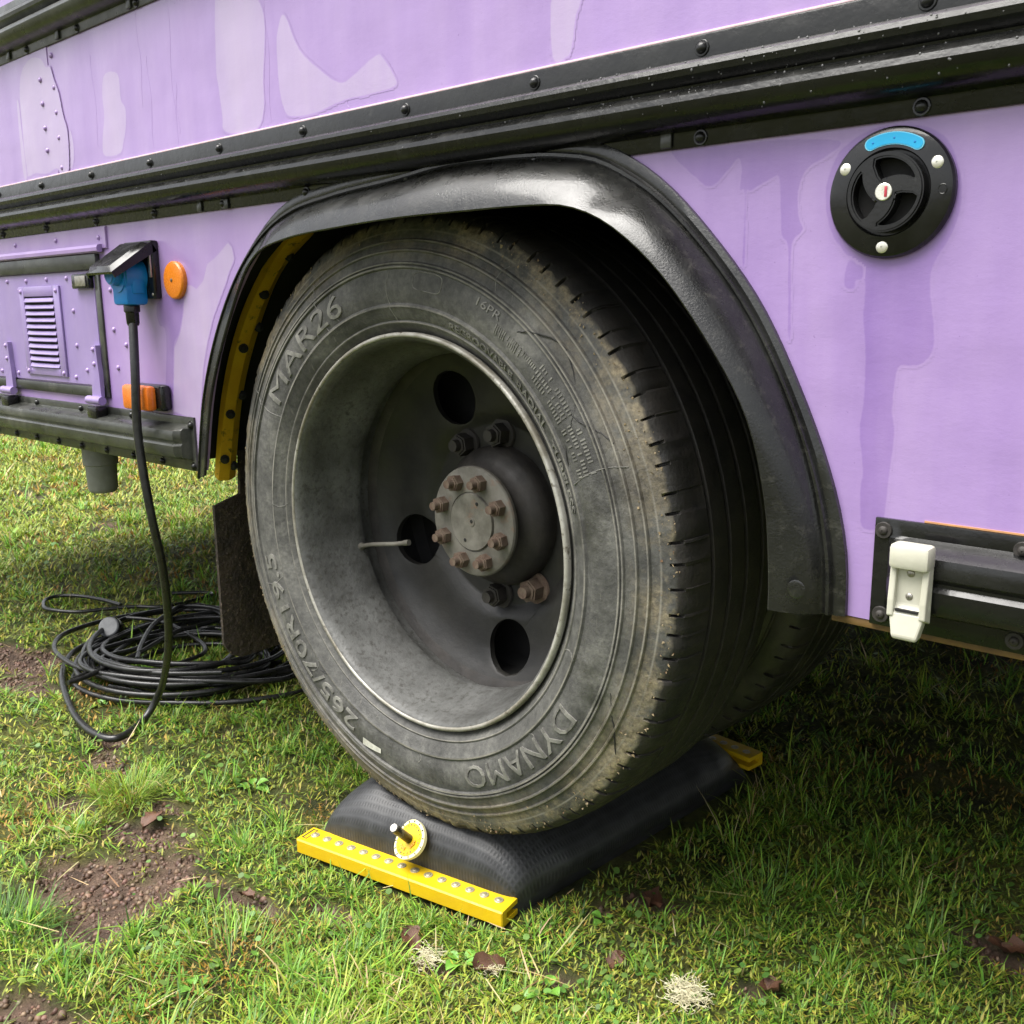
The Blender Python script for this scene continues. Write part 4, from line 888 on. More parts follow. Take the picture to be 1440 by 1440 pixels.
lathe('hub_barrel', [(0.1010, 0.216), (0.1005, 0.1940), (0.0985, 0.1870), (0.0930, 0.1790), (0.0830, 0.1715), (0.0730, 0.1640), (0.0708, 0.1562)], M['hubdark'], wheel, None, 96, 40)
hn = nut_mesh('hub_nut', 0.0118, 0.0135, 0, 0.0090, 0.0064, M['rust'])
nutset('hub_nut', hn, 8, 0.0590, 0.1412, 27, 4)
for x, z in ((0.001, 0.001), (0.012, 0.027), (-0.012, -0.027)): ap(wheel, 'drill_hole', dome_mesh('drill_hole', 0.0027, 0.0003, M['dark'], 12), x, z, 0.1384)
tube('valve_stem', smooth_path([(-0.233, 0.128, -0.070), (-0.215, 0.122, -0.064), (-0.19, 0.122, -0.058), (-0.15, 0.126, -0.052), (-0.118, 0.128, -0.045)], 6), lambda t: 0.006 if t < 0.18 else (0.0034 if t < 0.9 else 0.0045), M['hub'], wheel, 10)
# inner twin and the far pair share the tyre
lathe('dark_backing', [(0.0001, 0.256), (0.232, 0.256), (0.2440, 0.24), (0.2455, 0.176)], M['dark'], wheel, None, 64)  # black disc behind the hand holes, standing in for shade there
for k, (y, flip) in enumerate(((0.318, 1), (DEEP, -1), (DEEP-0.318, -1))):
    w = bpy.data.objects.new('wheel', None); COL.objects.link(w); w.parent = bus; w.location = (0, y, WC.z); w.scale = (1, 1, 1)
    if flip < 0: w.rotation_euler = (0, 0, math.pi)
    ty = link('tyre', tyre.data, w); ty.material_slots[0].link = 'OBJECT'; ty.material_slots[0].material = M['shaded_rubber']; lathe('disc', [(0.0001, 0.12), (0.2, 0.12), (0.25, 0.06), (0.25, 0.23)], M['dark'], w, None, 48)

# ------------------------------------------------------------------ air bag leveller under the tyre
lev = empty('air_leveller', (0, 0, 0), 'black woven air bag with yellow clamp bars lying under the bus tyre', 'air bag')
C00, C10, C11, C01 = Vector((-0.190, -0.006, 0)), Vector((0.150, 0.055, 0)), Vector((0.188, 0.600, 0)), Vector((-0.150, 0.645, 0))
NU, NV = 46, 90
TR = 0.4112
def bag_top(s, t):
    """s across (0..1), t from the front bar to the rear one"""
    p = (C00*(1-s)+C10*s)*(1-t)+(C01*(1-s)+C11*s)*t
    H = 0.112*min(1, (1-(1-min(t/0.135, 1))**2.0))**0.5*min(1, (1-(1-min((1-t)/0.34, 1))**2.0))**0.5
    sd = 1-abs(2*s-1)**5.0
    return p, H, sd
v, uvs = [], []
for j in range(NV):
    t = j/(NV-1)
    for i in range(NU):
        a = math.pi*i/(NU-1); s = 0.5-0.5*math.cos(a)                                # round the side
        p, H, sd = bag_top(s, t)
        z = 0.012+H*max(sd, 0)**0.5
        zt = WC.z-math.sqrt(max(TR*TR-p.x*p.x, 0))+0.004                             # flattened by the tyre
        if 0.03 < p.y < 0.26 or 0.34 < p.y < 0.57: z = min(z, zt)
        elif p.y <= 0.03 and p.y > -0.02: z = min(z, zt+(0.03-p.y)*1.0)
        crease = 0.0012*math.sin(s*31+2.5*math.sin(t*9))*max(0, 1-abs(t-0.10)/0.14)+0.0016*math.sin(t*44+s*7)*abs(2*s-1)**4
        z += crease*min(1, z/0.03)
        bulge = Vector((0.17, -0.98, 0))*0.014*math.sin(math.pi*min(max((z-0.02)/0.10, 0), 1))*max(0, 1-t/0.10)
        bulge += Vector((1 if s > 0.5 else -1, 0, 0))*0.026*math.sin(math.pi*min(max((z-0.01)/0.1, 0), 1))*(abs(2*s-1)**6)*min(t*6, 1, (1-t)*6)
        v.append(p+bulge+Vector((0, 0, z))); uvs.append((s*0.36, t*0.62))
f = grid_faces(NV, NU)
base = len(v)
for j in range(NV):
    t = j/(NV-1)
    for s in (0, 1): p, H, sd = bag_top(s, t); v.append(p+Vector((0, 0, 0.004))); uvs.append((s*0.36, t*0.62))
for j in range(NV-1):
    f += [(base+2*j, base+2*j+2, (j+1)*NU, j*NU), (base+2*j+1, j*NU+NU-1, (j+1)*NU+NU-1, base+2*j+3), (base+2*j, base+2*j+1, base+2*j+3, base+2*j+2)]
bag = mesh('bag', v, f, M['weave'], lev, angle=60)
ul = bag.data.uv_layers.new(name='UVMap'); lu = [0]*len(bag.data.loops)
for l in bag.data.loops: ul.data[l.index].uv = uvs[l.vertex_index]
def clamp_bar(name, pa, pb, wid, z0, z1, back, nbolt):
    """folded bar: a top and a bottom plate joined along the outer edge"""
    d = (pb-pa); L = d.length; ex = d.normalized(); ey = Vector((-ex.y, ex.x, 0))*back
    mt = Matrix(((ex.x, ey.x, 0, pa.x), (ex.y, ey.y, 0, pa.y), (0, 0, 1, 0), (0, 0, 0, 1)))
    th = 0.0062
    prof = [(0.0, z0+0.002), (0.002, z0), (wid, z0), (wid, z0+th), (wid*0.28, z0+th+0.0005), (wid*0.28, z1-th), (wid, z1-th-0.001), (wid, z1-0.0015), (wid-0.002, z1), (0.002, z1), (0, z1-0.002)]
    n = len(prof); vv = []
    for x in (0, 0.0015, L-0.0015, L):
        k = 0.0015 if x in (0, L) else 0
        for y, z in prof: vv.append(mt @ Vector((x, min(max(y, k), wid-k), z)))
    ff = grid_faces(4, n, closed_v=True)+[tuple(range(n)), tuple(range(3*n, 4*n))[::-1]]
    o = mesh(name, vv, ff, M['yellow'], lev, angle=25)
    bme = dome_mesh('bolt', 0.0036, 0.0013, M['eyelet'], 16, 0.0064, 0.0012, True)
    for k in range(nbolt):
        p = mt @ Vector((0.0185+(L-0.037)*k/(nbolt-1), wid*0.55, z1)); b = link('bolt', bme, o, p); b.rotation_euler = (math.radians(-90), 0, 0)
    return o, mt
BA, BB = Vector((-0.194, -0.0465, 0)), Vector((0.159, 0.0205, 0))
bar, bmat = clamp_bar('clamp_bar', BA, BB, 0.040, 0.009, 0.0315, 1, 15)
for x, y, l, w in ((0.004, 0.008, 0.0022, 0.026), (0.012, 0.008, 0.0014, 0.026), (0.004, 0.008, 0.009, 0.0014), (0.004, 0.0326, 0.009, 0.0014)):
    b = box_bm((x, y, 0.0312), (x+l, y+w, 0.0318), 0, mat=bmat); from_bm('etched_mark', b, M['black_rubber'], bar)
clamp_bar('clamp_bar', Vector((0.203, 0.628, 0)), Vector((-0.165, 0.672, 0)), 0.040, 0.028, 0.050, 1, 15)
# valve stem and its printed disc on the sloping front of the bag
DN = Vector((-0.10, -0.77, 0.64)).normalized(); DC = Vector((-0.0105, 0.019, 0.070))+DN*0.006
zq = DN.to_track_quat('Z', 'Y').to_matrix().to_4x4(); dm = Matrix.Translation(DC) @ zq
def disc_on(name, r, z0, z1, mat, par, seg=36, wav=0.0):
    b = bmesh.new(); bmesh.ops.create_cone(b, cap_ends=True, segments=seg, radius1=r, radius2=r, depth=z1-z0, matrix=Matrix.Translation((0, 0, (z0+z1)/2)))
    for q in b.verts: q.co.z -= 4.0*q.co.x**2*1.3
    b.transform(dm); return from_bm(name, b, mat, par)
ld = disc_on('label_disc', 0.0275, -0.004, 0.0016, M['pale_print'], lev)
disc_on('disc_centre', 0.0228, -0.003, 0.0021, M['yellow'], ld)
for k in range(14):
    a = 2*math.pi*k/14
    b = box_bm((0.0240, -0.0008, 0.0012), (0.0266, 0.0008, 0.0019), 0); b.transform(dm @ Matrix.Translation((0, 0, -5.2*(0.0253*math.cos(a))**2)) @ Matrix.Rotation(a, 4, 'Z')); from_bm('tick', b, M['black_rubber'], ld)
rs = random.Random(8)
for k in range(11):
    a = D(205+k*13); 
    if k in (4, 5, 6): continue
    b = box_bm((0.0115, -0.0013, 0.0012), (0.0150+rs.random()*0.001, 0.0013, 0.0023), 0); b.transform(dm @ Matrix.Rotation(a+0.6, 4, 'Z')); from_bm('print_mark', b, M['orange_print'], ld)
for k in range(20):
    a = D(8+k*17.4)
    b = box_bm((0.0190, -0.0008, 0.0012), (0.0206, 0.0008+rs.random()*0.0006, 0.00215), 0); b.transform(dm @ Matrix.Translation((0, 0, -5.2*(0.0198*math.cos(a))**2+0.0004)) @ Matrix.Rotation(a, 4, 'Z')); from_bm('print_mark', b, M['orange_print'] if k % 3 else M['hub'], ld)
tip = Vector((-0.0075, -0.014, 0.1045)); bs0 = DC-DN*0.004
sd = (tip-bs0).normalized()
st = tube('valve_stem', [bs0, bs0+sd*0.012, bs0+sd*0.0121, tip-sd*0.004, tip-sd*0.0035, tip], lambda t: 0.0064, M['black_plastic'], lev, 18)
b = bmesh.new(); bmesh.ops.create_cone(b, cap_ends=True, segments=18, radius1=0.0056, radius2=0.0053, depth=0.002); b.transform(Matrix.Translation(tip+sd*0.0009) @ sd.to_track_quat('Z', 'Y').to_matrix().to_4x4()); from_bm('stem_cap', b, M['steel'], st)

# ------------------------------------------------------------------ mains lead: blue plug, hanging cord, heap on the grass
lead = empty('extension_lead', (-1.05, 0.29, 0), 'black mains lead hanging from the blue plug and heaped in coils on the grass', 'power cable')
def chl(o): o.parent = lead; o.matrix_parent_inverse = Matrix.Translation(-lead.location); return o
PX = -0.580
b = bmesh.new()
def addc(b, r0, r1, depth, mt, seg=32, bev=0.0):
    t = bmesh.new(); bmesh.ops.create_cone(t, cap_ends=True, segments=seg, radius1=r0, radius2=r1, depth=depth)
    if bev: bmesh.ops.bevel(t, geom=[e for e in t.edges if abs(abs(e.verts[0].co.z)-depth/2) < 1e-6 and abs(e.verts[0].co.z-e.verts[1].co.z) < 1e-6], offset=bev, segments=3, affect='EDGES')
    t.transform(mt); m_ = bpy.data.meshes.new('t'); t.to_mesh(m_); b.from_mesh(m_); bpy.data.meshes.remove(m_); t.free()
RX = Matrix.Rotation(math.radians(90), 4, 'X')
addc(b, 0.0285, 0.0285, 0.040, Matrix.Translation((PX, -0.031, 0.851)) @ RX, bev=0.003)
addc(b, 0.0180, 0.0160, 0.016, Matrix.Translation((PX, -0.056, 0.853)) @ RX, bev=0.003)
box_bm((PX-0.024, -0.049, 0.806), (PX+0.024, -0.012, 0.852), 0.006, b)
box_bm((PX-0.027, -0.040, 0.823), (PX+0.0275, -0.018, 0.857), 0.004, b)
plug = chl(from_bm('plug', b, M['blue'], None, angle=35))
gl = lathe('cable_gland', [(0.0001, 0), (0.0115, 0), (0.0125, 0.003), (0.0125, 0.012), (0.0105, 0.014), (0.0100, 0.030), (0.0085, 0.034), (0.0001, 0.034)], M['black_plastic'], None, None, 20)
gl.parent = plug; gl.location = (PX, -0.030, 0.808); gl.rotation_euler = (math.radians(-90), 0, 0)
CR = 0.0070
cpath = smooth_path([(PX, -0.030, 0.786)]+CABLE[1:], 10)
chl(tube('cord', cpath, CR, M['cable'], None, 12))
# second connector lying in the heap
cp = lathe('coupler', [(0.0001, 0.0), (0.022, 0.0), (0.0265, -0.004), (0.0275, -0.010), (0.0275, -0.018), (0.024, -0.021), (0.024, -0.045), (0.017, -0.060), (0.0105, -0.066), (0.0095, -0.090), (0.0001, -0.090)], M['black_plastic'], None, None, 32)
chl(cp); cp.location = (-1.315, 0.215, 0.050)
capd = lathe('coupler_cap', [(0.0001, 0.0030), (0.0215, 0.0030), (0.0245, 0.001), (0.0250, -0.004), (0.0001, -0.004)], worn('grey_cap', (0.12, 0.125, 0.13), (0.17, 0.175, 0.18), (0.35, 0.5), 60), cp, None, 32)
capd.rotation_euler = (0, 0, 0)
cp.rotation_euler = Vector((0.52, -0.62, 0.50)).to_track_quat('Y', 'Z').to_euler()
rs = random.Random(21); pts = []
for k in range(16*16):
    a = 2*math.pi*k/16; turn = k/16
    near = max(0, math.cos(a+math.radians(60)))
    w = 0.050*math.sin(turn*2.4)*(1-near*0.35)+0.055*math.sin(turn*1.13+1)*(1-near*0.6)
    cx = -1.055+0.105*math.sin(turn*1.7)*(1-near); cy = 0.290+0.065*math.cos(turn*2.3)*(1-near)
    rx, ry = 0.236+w*0.7, 0.212+w*0.8
    pts.append((cx+rx*math.cos(a), cy+ry*math.sin(a), 0.012+0.0030*turn*(0.6+0.6*near)+0.005*math.sin(turn*5.1)+rs.uniform(0, 0.003)))
chl(tube('cable_coil', smooth_path(pts, 4), CR*0.82, M['cable'], None, 8))
for nm, P, r in (('cable_loop', STRAND_FAR, CR*0.72), ('cable_loop', STRAND_X, CR*0.72), ('cable_loop', STRAND_Y, CR*0.8), ('cable_loop', STRAND_BUNDLE, CR*0.8), ('cable_loop', STRAND_BUNDLE2, CR*0.82), ('cable_loop', STRAND_THIN, CR*0.5)):
    up = {id(STRAND_X): 0.022, id(STRAND_Y): 0.030, id(STRAND_THIN): 0.03}.get(id(P), 0.004)
    chl(tube(nm, smooth_path([(x, y, z+up) for x, y, z in P], 8), r, M['cable'], None, 8))

# ------------------------------------------------------------------ ground
def hgt(x, y):
    return 0.020*(vnoise(x, y, 1.7, 1)-0.5)+0.014*(vnoise(x, y, 6, 2)-0.5)+0.008*(vnoise(x, y, 19, 3)-0.5)-0.004
PATCH = [(-0.345, -0.262, 0.120, 0.088, 0.45), (-0.27, -0.33, 0.06, 0.045, 0.3), (-0.14, -0.46, 0.09, 0.04, 0.2), (-1.42, 0.04, 0.16, 0.06, 0.3), (-1.24, -0.03, 0.12, 0.035, 0.3), (-0.725, -0.095, 0.06, 0.03, 0.3), (-0.80, -0.03, 0.035, 0.02, 0), (-0.50, -0.10, 0.05, 0.02, 0.4), (-0.45, -0.155, 0.07, 0.03, 0.4), (0.10, -0.075, 0.025, 0.012, 0), (0.155, -0.085, 0.03, 0.012, 0), (0.27, 0.0, 0.035, 0.010, 0.4), (0.46, 0.14, 0.04, 0.010, 0.5), (0.27, 0.21, 0.045, 0.018, 0.3), (0.64, 0.40, 0.05, 0.03, 0), (-0.06, -0.09, 0.04, 0.02, 0), (-3.5, 0.9, 0.12, 0.07, 0), (-2.6, 0.84, 0.10, 0.05, 0), (-0.16, -0.16, 0.05, 0.02, 0.3), (-0.62, -0.19, 0.05, 0.02, 0.3)]
def soil(x, y):
    m = np.zeros_like(np.asarray(x, float))
    n = (vnoise(x, y, 16, 5)-0.5)*0.9+(vnoise(x, y, 45, 6)-0.5)*0.6
    for cx, cy, a, b, rot in PATCH:
        dx, dy = x-cx, y-cy; c, s = math.cos(rot), math.sin(rot); u, w = (dx*c+dy*s)/a, (-dx*s+dy*c)/b
        m = np.maximum(m, np.clip((1.25-np.sqrt(u*u+w*w)+n)*2.2, 0, 1))
    k = np.clip((vnoise(x, y, 11, 7)*0.6+vnoise(x, y, 30, 8)*0.4-0.74)*8, 0, 1)
    return np.maximum(m, k*0.6)
def graded(a, b, lo, hi, fine, grow):
    c = list(np.arange(lo, hi, fine)); st = fine
    while c[-1] < b: st *= grow; c.append(c[-1]+st)
    st = fine; pre = []
    x = lo
    while x > a: st *= grow; x -= st; pre.append(x)
    return np.array(pre[::-1]+c)
gx = graded(-90, 90, -2.2, 1.3, 0.013, 1.14); gy = graded(-90, 90, -0.75, 1.1, 0.013, 1.14)
GX, GY = np.meshgrid(gx, gy, indexing='ij'); S = soil(GX, GY)
near = np.clip(1-(np.hypot(GX, GY)-3)/6, 0, 1)
GZ = hgt(GX, GY)*near - 0.012*np.clip(S, 0, 1)*near
me = bpy.data.meshes.new('ground'); nx, ny = len(gx), len(gy)
co = np.stack([GX, GY, GZ], -1).reshape(-1, 3)
idx = np.arange(nx*ny).reshape(nx, ny); q = np.stack([idx[:-1, :-1], idx[1:, :-1], idx[1:, 1:], idx[:-1, 1:]], -1).reshape(-1, 4)
me.vertices.add(len(co)); me.vertices.foreach_set('co', co.astype(np.float32).ravel())
me.loops.add(q.size); me.loops.foreach_set('vertex_index', q.astype(np.int32).ravel())
me.polygons.add(len(q)); me.polygons.foreach_set('loop_start', np.arange(0, q.size, 4, dtype=np.int32)); me.update(calc_edges=True)
at = me.attributes.new('soil', 'FLOAT', 'POINT'); at.data.foreach_set('value', S.astype(np.float32).ravel())
finish(me, M['ground'], True, 180); tag(link('ground', me), 'damp earth and moss of the pitch, bare brown soil in patches', None, None, 'structure')

# ------------------------------------------------------------------ grass, moss, leaf litter
RNG = np.random.RandomState(42)
CXY = np.array([CAM.x, CAM.y])
BAGP = [(-0.198, -0.050), (0.166, 0.018), (0.215, 0.64), (-0.19, 0.68)]
def inside_bag(x, y):
    m = np.ones(len(x), bool)
    for (x0, y0), (x1, y1) in zip(BAGP, BAGP[1:]+BAGP[:1]): m &= ((x1-x0)*(y-y0)-(y1-y0)*(x-x0)) > 0
    return m
def scatter(n, fall=1.3):
    """points thinning out with distance from where the photographer stood"""
    xs_, ys_ = [], []
    tot = 0
    while tot < n:
        r = 0.45+(RNG.rand(n)**2.5)*9.5; a = RNG.uniform(math.radians(55), math.radians(185), n)
        x = CXY[0]+r*np.cos(a); y = CXY[1]+r*np.sin(a)
        w = np.ones(n)
        under = (y > 0.75) & (x > -0.5); w[under] = 0.55
        w[(y > 2.5)] *= 0.6; w[(y < -0.8)] *= 0.5
        w[(x > 1.3)] *= 0.3; w[np.hypot(x-CXY[0], y-CXY[1]) < 0.62] *= 0.45
        k = (RNG.rand(n) < w) & ~inside_bag(x, y)
        xs_.append(x[k]); ys_.append(y[k]); tot += k.sum()
    return np.concatenate(xs_)[:n], np.concatenate(ys_)[:n]
def tri_mesh(name, co, faces_quads, faces_tris, tint, mat, label, kind='stuff'):
    me = bpy.data.meshes.new(name); me.vertices.add(len(co)); me.vertices.foreach_set('co', co.astype(np.float32).ravel())
    nl = faces_quads.size+faces_tris.size
    me.loops.add(nl); me.loops.foreach_set('vertex_index', np.concatenate([faces_quads.ravel(), faces_tris.ravel()]).astype(np.int32))
    ns = np.concatenate([np.arange(len(faces_quads))*4, faces_quads.size+np.arange(len(faces_tris))*3]).astype(np.int32)
    me.polygons.add(len(ns)); me.polygons.foreach_set('loop_start', ns); me.update(calc_edges=True)
    ca = me.color_attributes.new('tint', 'FLOAT_COLOR', 'POINT'); ca.data.foreach_set('color', np.concatenate([tint, np.ones((len(tint), 1))], 1).astype(np.float32).ravel())
    me.materials.append(mat); me.polygons.foreach_set('use_smooth', [True]*len(me.polygons))
    o = link(name, me); return tag(o, label, None, None, kind)
def blades(x, y, L, w, az, lean, bend, col, z0=None):
    n = len(x); z = (hgt(x, y)-0.012*soil(x, y) if z0 is None else z0)-0.002
    ss = [0, 0.4, 0.75, 1.0]; wid = [0.85, 1.0, 0.62, 0.0]
    P = np.stack([x, y, z], -1); out = []; d = np.stack([np.cos(az), np.sin(az)], -1); sv = np.stack([-np.sin(az), np.cos(az), np.zeros(n)], -1)
    prev = 0; cur = P.copy()
    for s, k in zip(ss, wid):
        th = np.minimum(lean+bend*(s+prev)/2, 1.75); st = (s-prev)*L
        cur = cur+np.stack([d[:, 0]*np.sin(th)*st, d[:, 1]*np.sin(th)*st, np.cos(th)*st], -1); prev = s
        cc = cur.copy(); cc[:, 2] = np.maximum(cc[:, 2], z+0.001)
        if k > 0: out += [cc-sv*(w*k/2)[:, None], cc+sv*(w*k/2)[:, None]]
        else: out.append(cc)
    co = np.stack(out, 1).reshape(-1, 3); b = np.arange(n)[:, None]*7
    qd = np.concatenate([b+np.array([[0, 1, 3, 2]]), b+np.array([[2, 3, 5, 4]])]); tr = b+np.array([[4, 5, 6]])
    return co, qd, tr, np.repeat(col, 7, 0)
def palette(n, cols, wts, jit=0.25):
    i = RNG.choice(len(cols), n, p=np.array(wts)/sum(wts)); c = np.array(cols)[i]
    return c*(1+jit*(RNG.rand(n, 1)*2-1))*(1+0.10*(RNG.rand(n, 3)*2-1))
GREEN, YGREEN, DGREEN, STRAW, LIME = (0.132, 0.285, 0.030), (0.30, 0.395, 0.042), (0.058, 0.140, 0.019), (0.54, 0.45, 0.22), (0.220, 0.410, 0.043)
N = 325000
x, y = scatter(N)
dens = vnoise(x, y, 5.5, 12)*0.65+vnoise(x, y, 17, 13)*0.35; so = soil(x, y)
keep = (RNG.rand(N) < np.clip((dens-0.18)*3.6, 0.25, 1)) & (RNG.rand(N) > so*1.05)
x, y, dens = x[keep], y[keep], dens[keep]; n = len(x)
# two blades in three spring from tussocks, leaning outwards
ncl = n//34; ci = RNG.randint(0, ncl, n); incl = RNG.rand(n) < 0.66
csz = 0.004+0.013*RNG.rand(ncl)**1.5; cxx, cyy = x[:ncl].copy(), y[:ncl].copy()
ca = RNG.uniform(0, 2*math.pi, n); cr = np.sqrt(RNG.rand(n))*csz[ci]*np.clip(np.hypot(cxx[ci]-CXY[0], cyy[ci]-CXY[1])/1.5, 1, 3)
x = np.where(incl, cxx[ci]+cr*np.cos(ca), x); y = np.where(incl, cyy[ci]+cr*np.sin(ca), y)
ok = ~inside_bag(x, y) & (RNG.rand(n) > soil(x, y)*0.95); x, y, dens, ci, ca, incl = x[ok], y[ok], dens[ok], ci[ok], ca[ok], incl[ok]; n = len(x)
ctone = RNG.rand(ncl)[ci]; clen = (0.65+0.8*RNG.rand(ncl)**1.5)[ci]
dist = np.hypot(x-CXY[0], y-CXY[1]); sc = np.clip(dist/1.5, 1, 3.5)
tuftn = vnoise(x, y, 3.2, 14)
big = 0.80+1.45*np.clip((vnoise(x, y, 2.6, 31)*0.6+vnoise(x, y, 8, 32)*0.4-0.35)*2.6, 0, 1)
L = (big*(0.009+0.023*RNG.rand(n)**1.8)+0.022*np.clip(tuftn-0.5, 0, 1)*RNG.rand(n)*2)*np.where(RNG.rand(n) < 0.05, 1.7, 1)*np.sqrt(sc)*np.where(dist > 2.6, 0.8, 1)
coil_zone = ((x+1.06)/0.33)**2+((y-0.29)/0.29)**2 < 1; L[coil_zone] *= 0.7; L = np.where(incl, L*clen, L)
yl = vnoise(x, y, 4.1, 15)+0.22*(RNG.rand(n)-0.5)+np.where(incl, 0.30*(ctone-0.5), 0)
col = palette(n, [GREEN, LIME, DGREEN, YGREEN], [5, 3.2, 1.6, 1.6])
m = yl > 0.58; col[m] = palette(int(m.sum()), [YGREEN, LIME, STRAW, GREEN], [4, 2, 1, 1.5])
m = RNG.rand(n) < 0.03; col[m] = palette(int(m.sum()), [STRAW, (0.30, 0.17, 0.07)], [3, 1])
az = np.where(incl, ca+0.7*RNG.randn(n), RNG.uniform(0, 2*math.pi, n))
co_, qd, tr, tc = blades(x, y, L, (0.0011+0.0016*RNG.rand(n)**1.5)*sc**0.9, az, 0.15+0.75*RNG.rand(n), 0.3+1.3*RNG.rand(n)**1.3, col)
tri_mesh('grass', co_, qd, tr, tc, M['grass'], 'short uneven green grass of the camping pitch')
# fine moss and clover between the blades
N = 370000
x, y = scatter(N); so = soil(x, y); keep = RNG.rand(N) > so*1.02; x, y = x[keep], y[keep]; n = len(x)
dist = np.hypot(x-CXY[0], y-CXY[1]); sc = np.clip(dist/1.4, 1, 4)
rust = vnoise(x, y, 5.2, 17)*0.7+vnoise(x, y, 21, 18)*0.3
col = palette(n, [(0.215, 0.265, 0.028), (0.31, 0.345, 0.040), (0.125, 0.18, 0.024), (0.34, 0.27, 0.05)], [3.5, 2.6, 2, 1.2], 0.35)
m = rust+0.16*(RNG.rand(n)-0.5) > 0.665; col[m] = palette(int(m.sum()), [(0.30, 0.17, 0.022), (0.26, 0.20, 0.03), (0.18, 0.10, 0.03)], [3, 3, 1.3], 0.3)
L = (0.005+0.010*RNG.rand(n))*sc; w = (0.0013+0.0019*RNG.rand(n))*sc; az = RNG.uniform(0, 2*math.pi, n); th = 0.5+0.95*RNG.rand(n)
z = hgt(x, y)-0.012*soil(x, y)-0.001+0.010*RNG.rand(n)**1.5
d = np.stack([np.cos(az)*np.sin(th), np.sin(az)*np.sin(th), np.cos(th)], -1); sv = np.stack([-np.sin(az), np.cos(az), np.zeros(n)], -1); P = np.stack([x, y, z], -1)
co_ = np.stack([P, P+d*(L*0.45)[:, None]-sv*(w/2)[:, None], P+d*L[:, None], P+d*(L*0.45)[:, None]+sv*(w/2)[:, None]], 1).reshape(-1, 3)
tri_mesh('moss', co_, np.arange(n*4).reshape(n, 4), np.zeros((0, 3), int), np.repeat(col, 4, 0), M['moss'], 'yellow green moss carpeting the soil between the grass')
N = 20000
x, y = scatter(N); cl = vnoise(x, y, 4.7, 19)*0.6+vnoise(x, y, 15, 20)*0.4; so = soil(x, y)
keep = (RNG.rand(N) < np.clip((cl-0.40)*4, 0.05, 1)) & (RNG.rand(N) > so*0.8); x, y = x[keep], y[keep]; n = len(x)
rad = (0.0022+0.0030*RNG.rand(n))*np.clip(np.hypot(x-CXY[0], y-CXY[1])/1.6, 1, 2.5); z = hgt(x, y)+0.005+0.014*RNG.rand(n)
tx, ty = RNG.uniform(-0.5, 0.5, n), RNG.uniform(-0.6, 0.4, n)
pts = []
for k in range(8):
    a = 2*math.pi*k/8; u, w = np.cos(a)*rad*(1.25 if k == 0 else 1), np.sin(a)*rad
    ph = RNG.rand(1)*0+tx*6; xx, yy = u*np.cos(ph)-w*np.sin(ph), u*np.sin(ph)+w*np.cos(ph)
    pts.append(np.stack([x+xx, y+yy, z+xx*tx+yy*ty], -1))
co_ = np.stack(pts, 1).reshape(-1, 3); b = np.arange(n)[:, None]*8
qd = np.concatenate([b+np.array([[0, 1, 2, 3]]), b+np.array([[0, 3, 4, 7]]), b+np.array([[4, 5, 6, 7]])])
col = palette(n, [(0.13, 0.24, 0.05), (0.09, 0.19, 0.035), (0.19, 0.27, 0.06)], [3, 2, 1])
tri_mesh('clover', co_, qd, np.zeros((0, 3), int), np.repeat(col, 8, 0), M['grass'], 'small round clover leaves scattered through the grass')
# crumbs of soil on the bare patches
N = 110000
x = RNG.uniform(-1.7, 0.8, N); y = RNG.uniform(-0.55, 0.55, N); k = (soil(x, y) > 0.45) & ~inside_bag(x, y); x, y = x[k][:16000], y[k][:16000]; n = len(x)
r = 0.0010+0.0062*RNG.rand(n)**4.5; z = hgt(x, y)-0.012*soil(x, y)
oc = np.array([(1, 0, 0), (0, 1, 0), (-1, 0, 0), (0, -1, 0), (0, 0, 0.8), (0, 0, -0.8)])
co_ = (np.stack([x, y, z], -1)[:, None, :]+oc[None]*r[:, None, None]*(0.6+0.8*RNG.rand(n, 6, 1))).reshape(-1, 3)
b = np.arange(n)[:, None]*6; tr = np.concatenate([b+np.array([t]) for t in ((0, 1, 4), (1, 2, 4), (2, 3, 4), (3, 0, 4), (1, 0, 5), (2, 1, 5), (3, 2, 5), (0, 3, 5))])
tri_mesh('soil_crumbs', co_, np.zeros((0, 4), int), tr, np.repeat(palette(n, [(0.15, 0.092, 0.060), (0.085, 0.05, 0.033), (0.22, 0.15, 0.105)], [3, 3, 1]), 6, 0), M['moss'], 'crumbs of brown earth on the bare patches')
# dry stalks
N = 480
x, y = scatter(N); k = np.hypot(x-CXY[0], y-CXY[1]) < 2.6; x, y = x[k], y[k]; n = len(x)
co_, qd, tr, tc = blades(x, y, 0.025+0.055*RNG.rand(n), 0.0012+0.0012*RNG.rand(n), RNG.uniform(0, 6.28, n), 1.15+0.3*RNG.rand(n), 0.3*RNG.rand(n), palette(n, [STRAW, (0.5, 0.43, 0.24), (0.26, 0.16, 0.08)], [3, 2, 1.4]), hgt(x, y)+0.012)
tri_mesh('dry_stalks', co_, qd, tr, tc, M['grass'], 'dry straw coloured stalks lying over the turf')

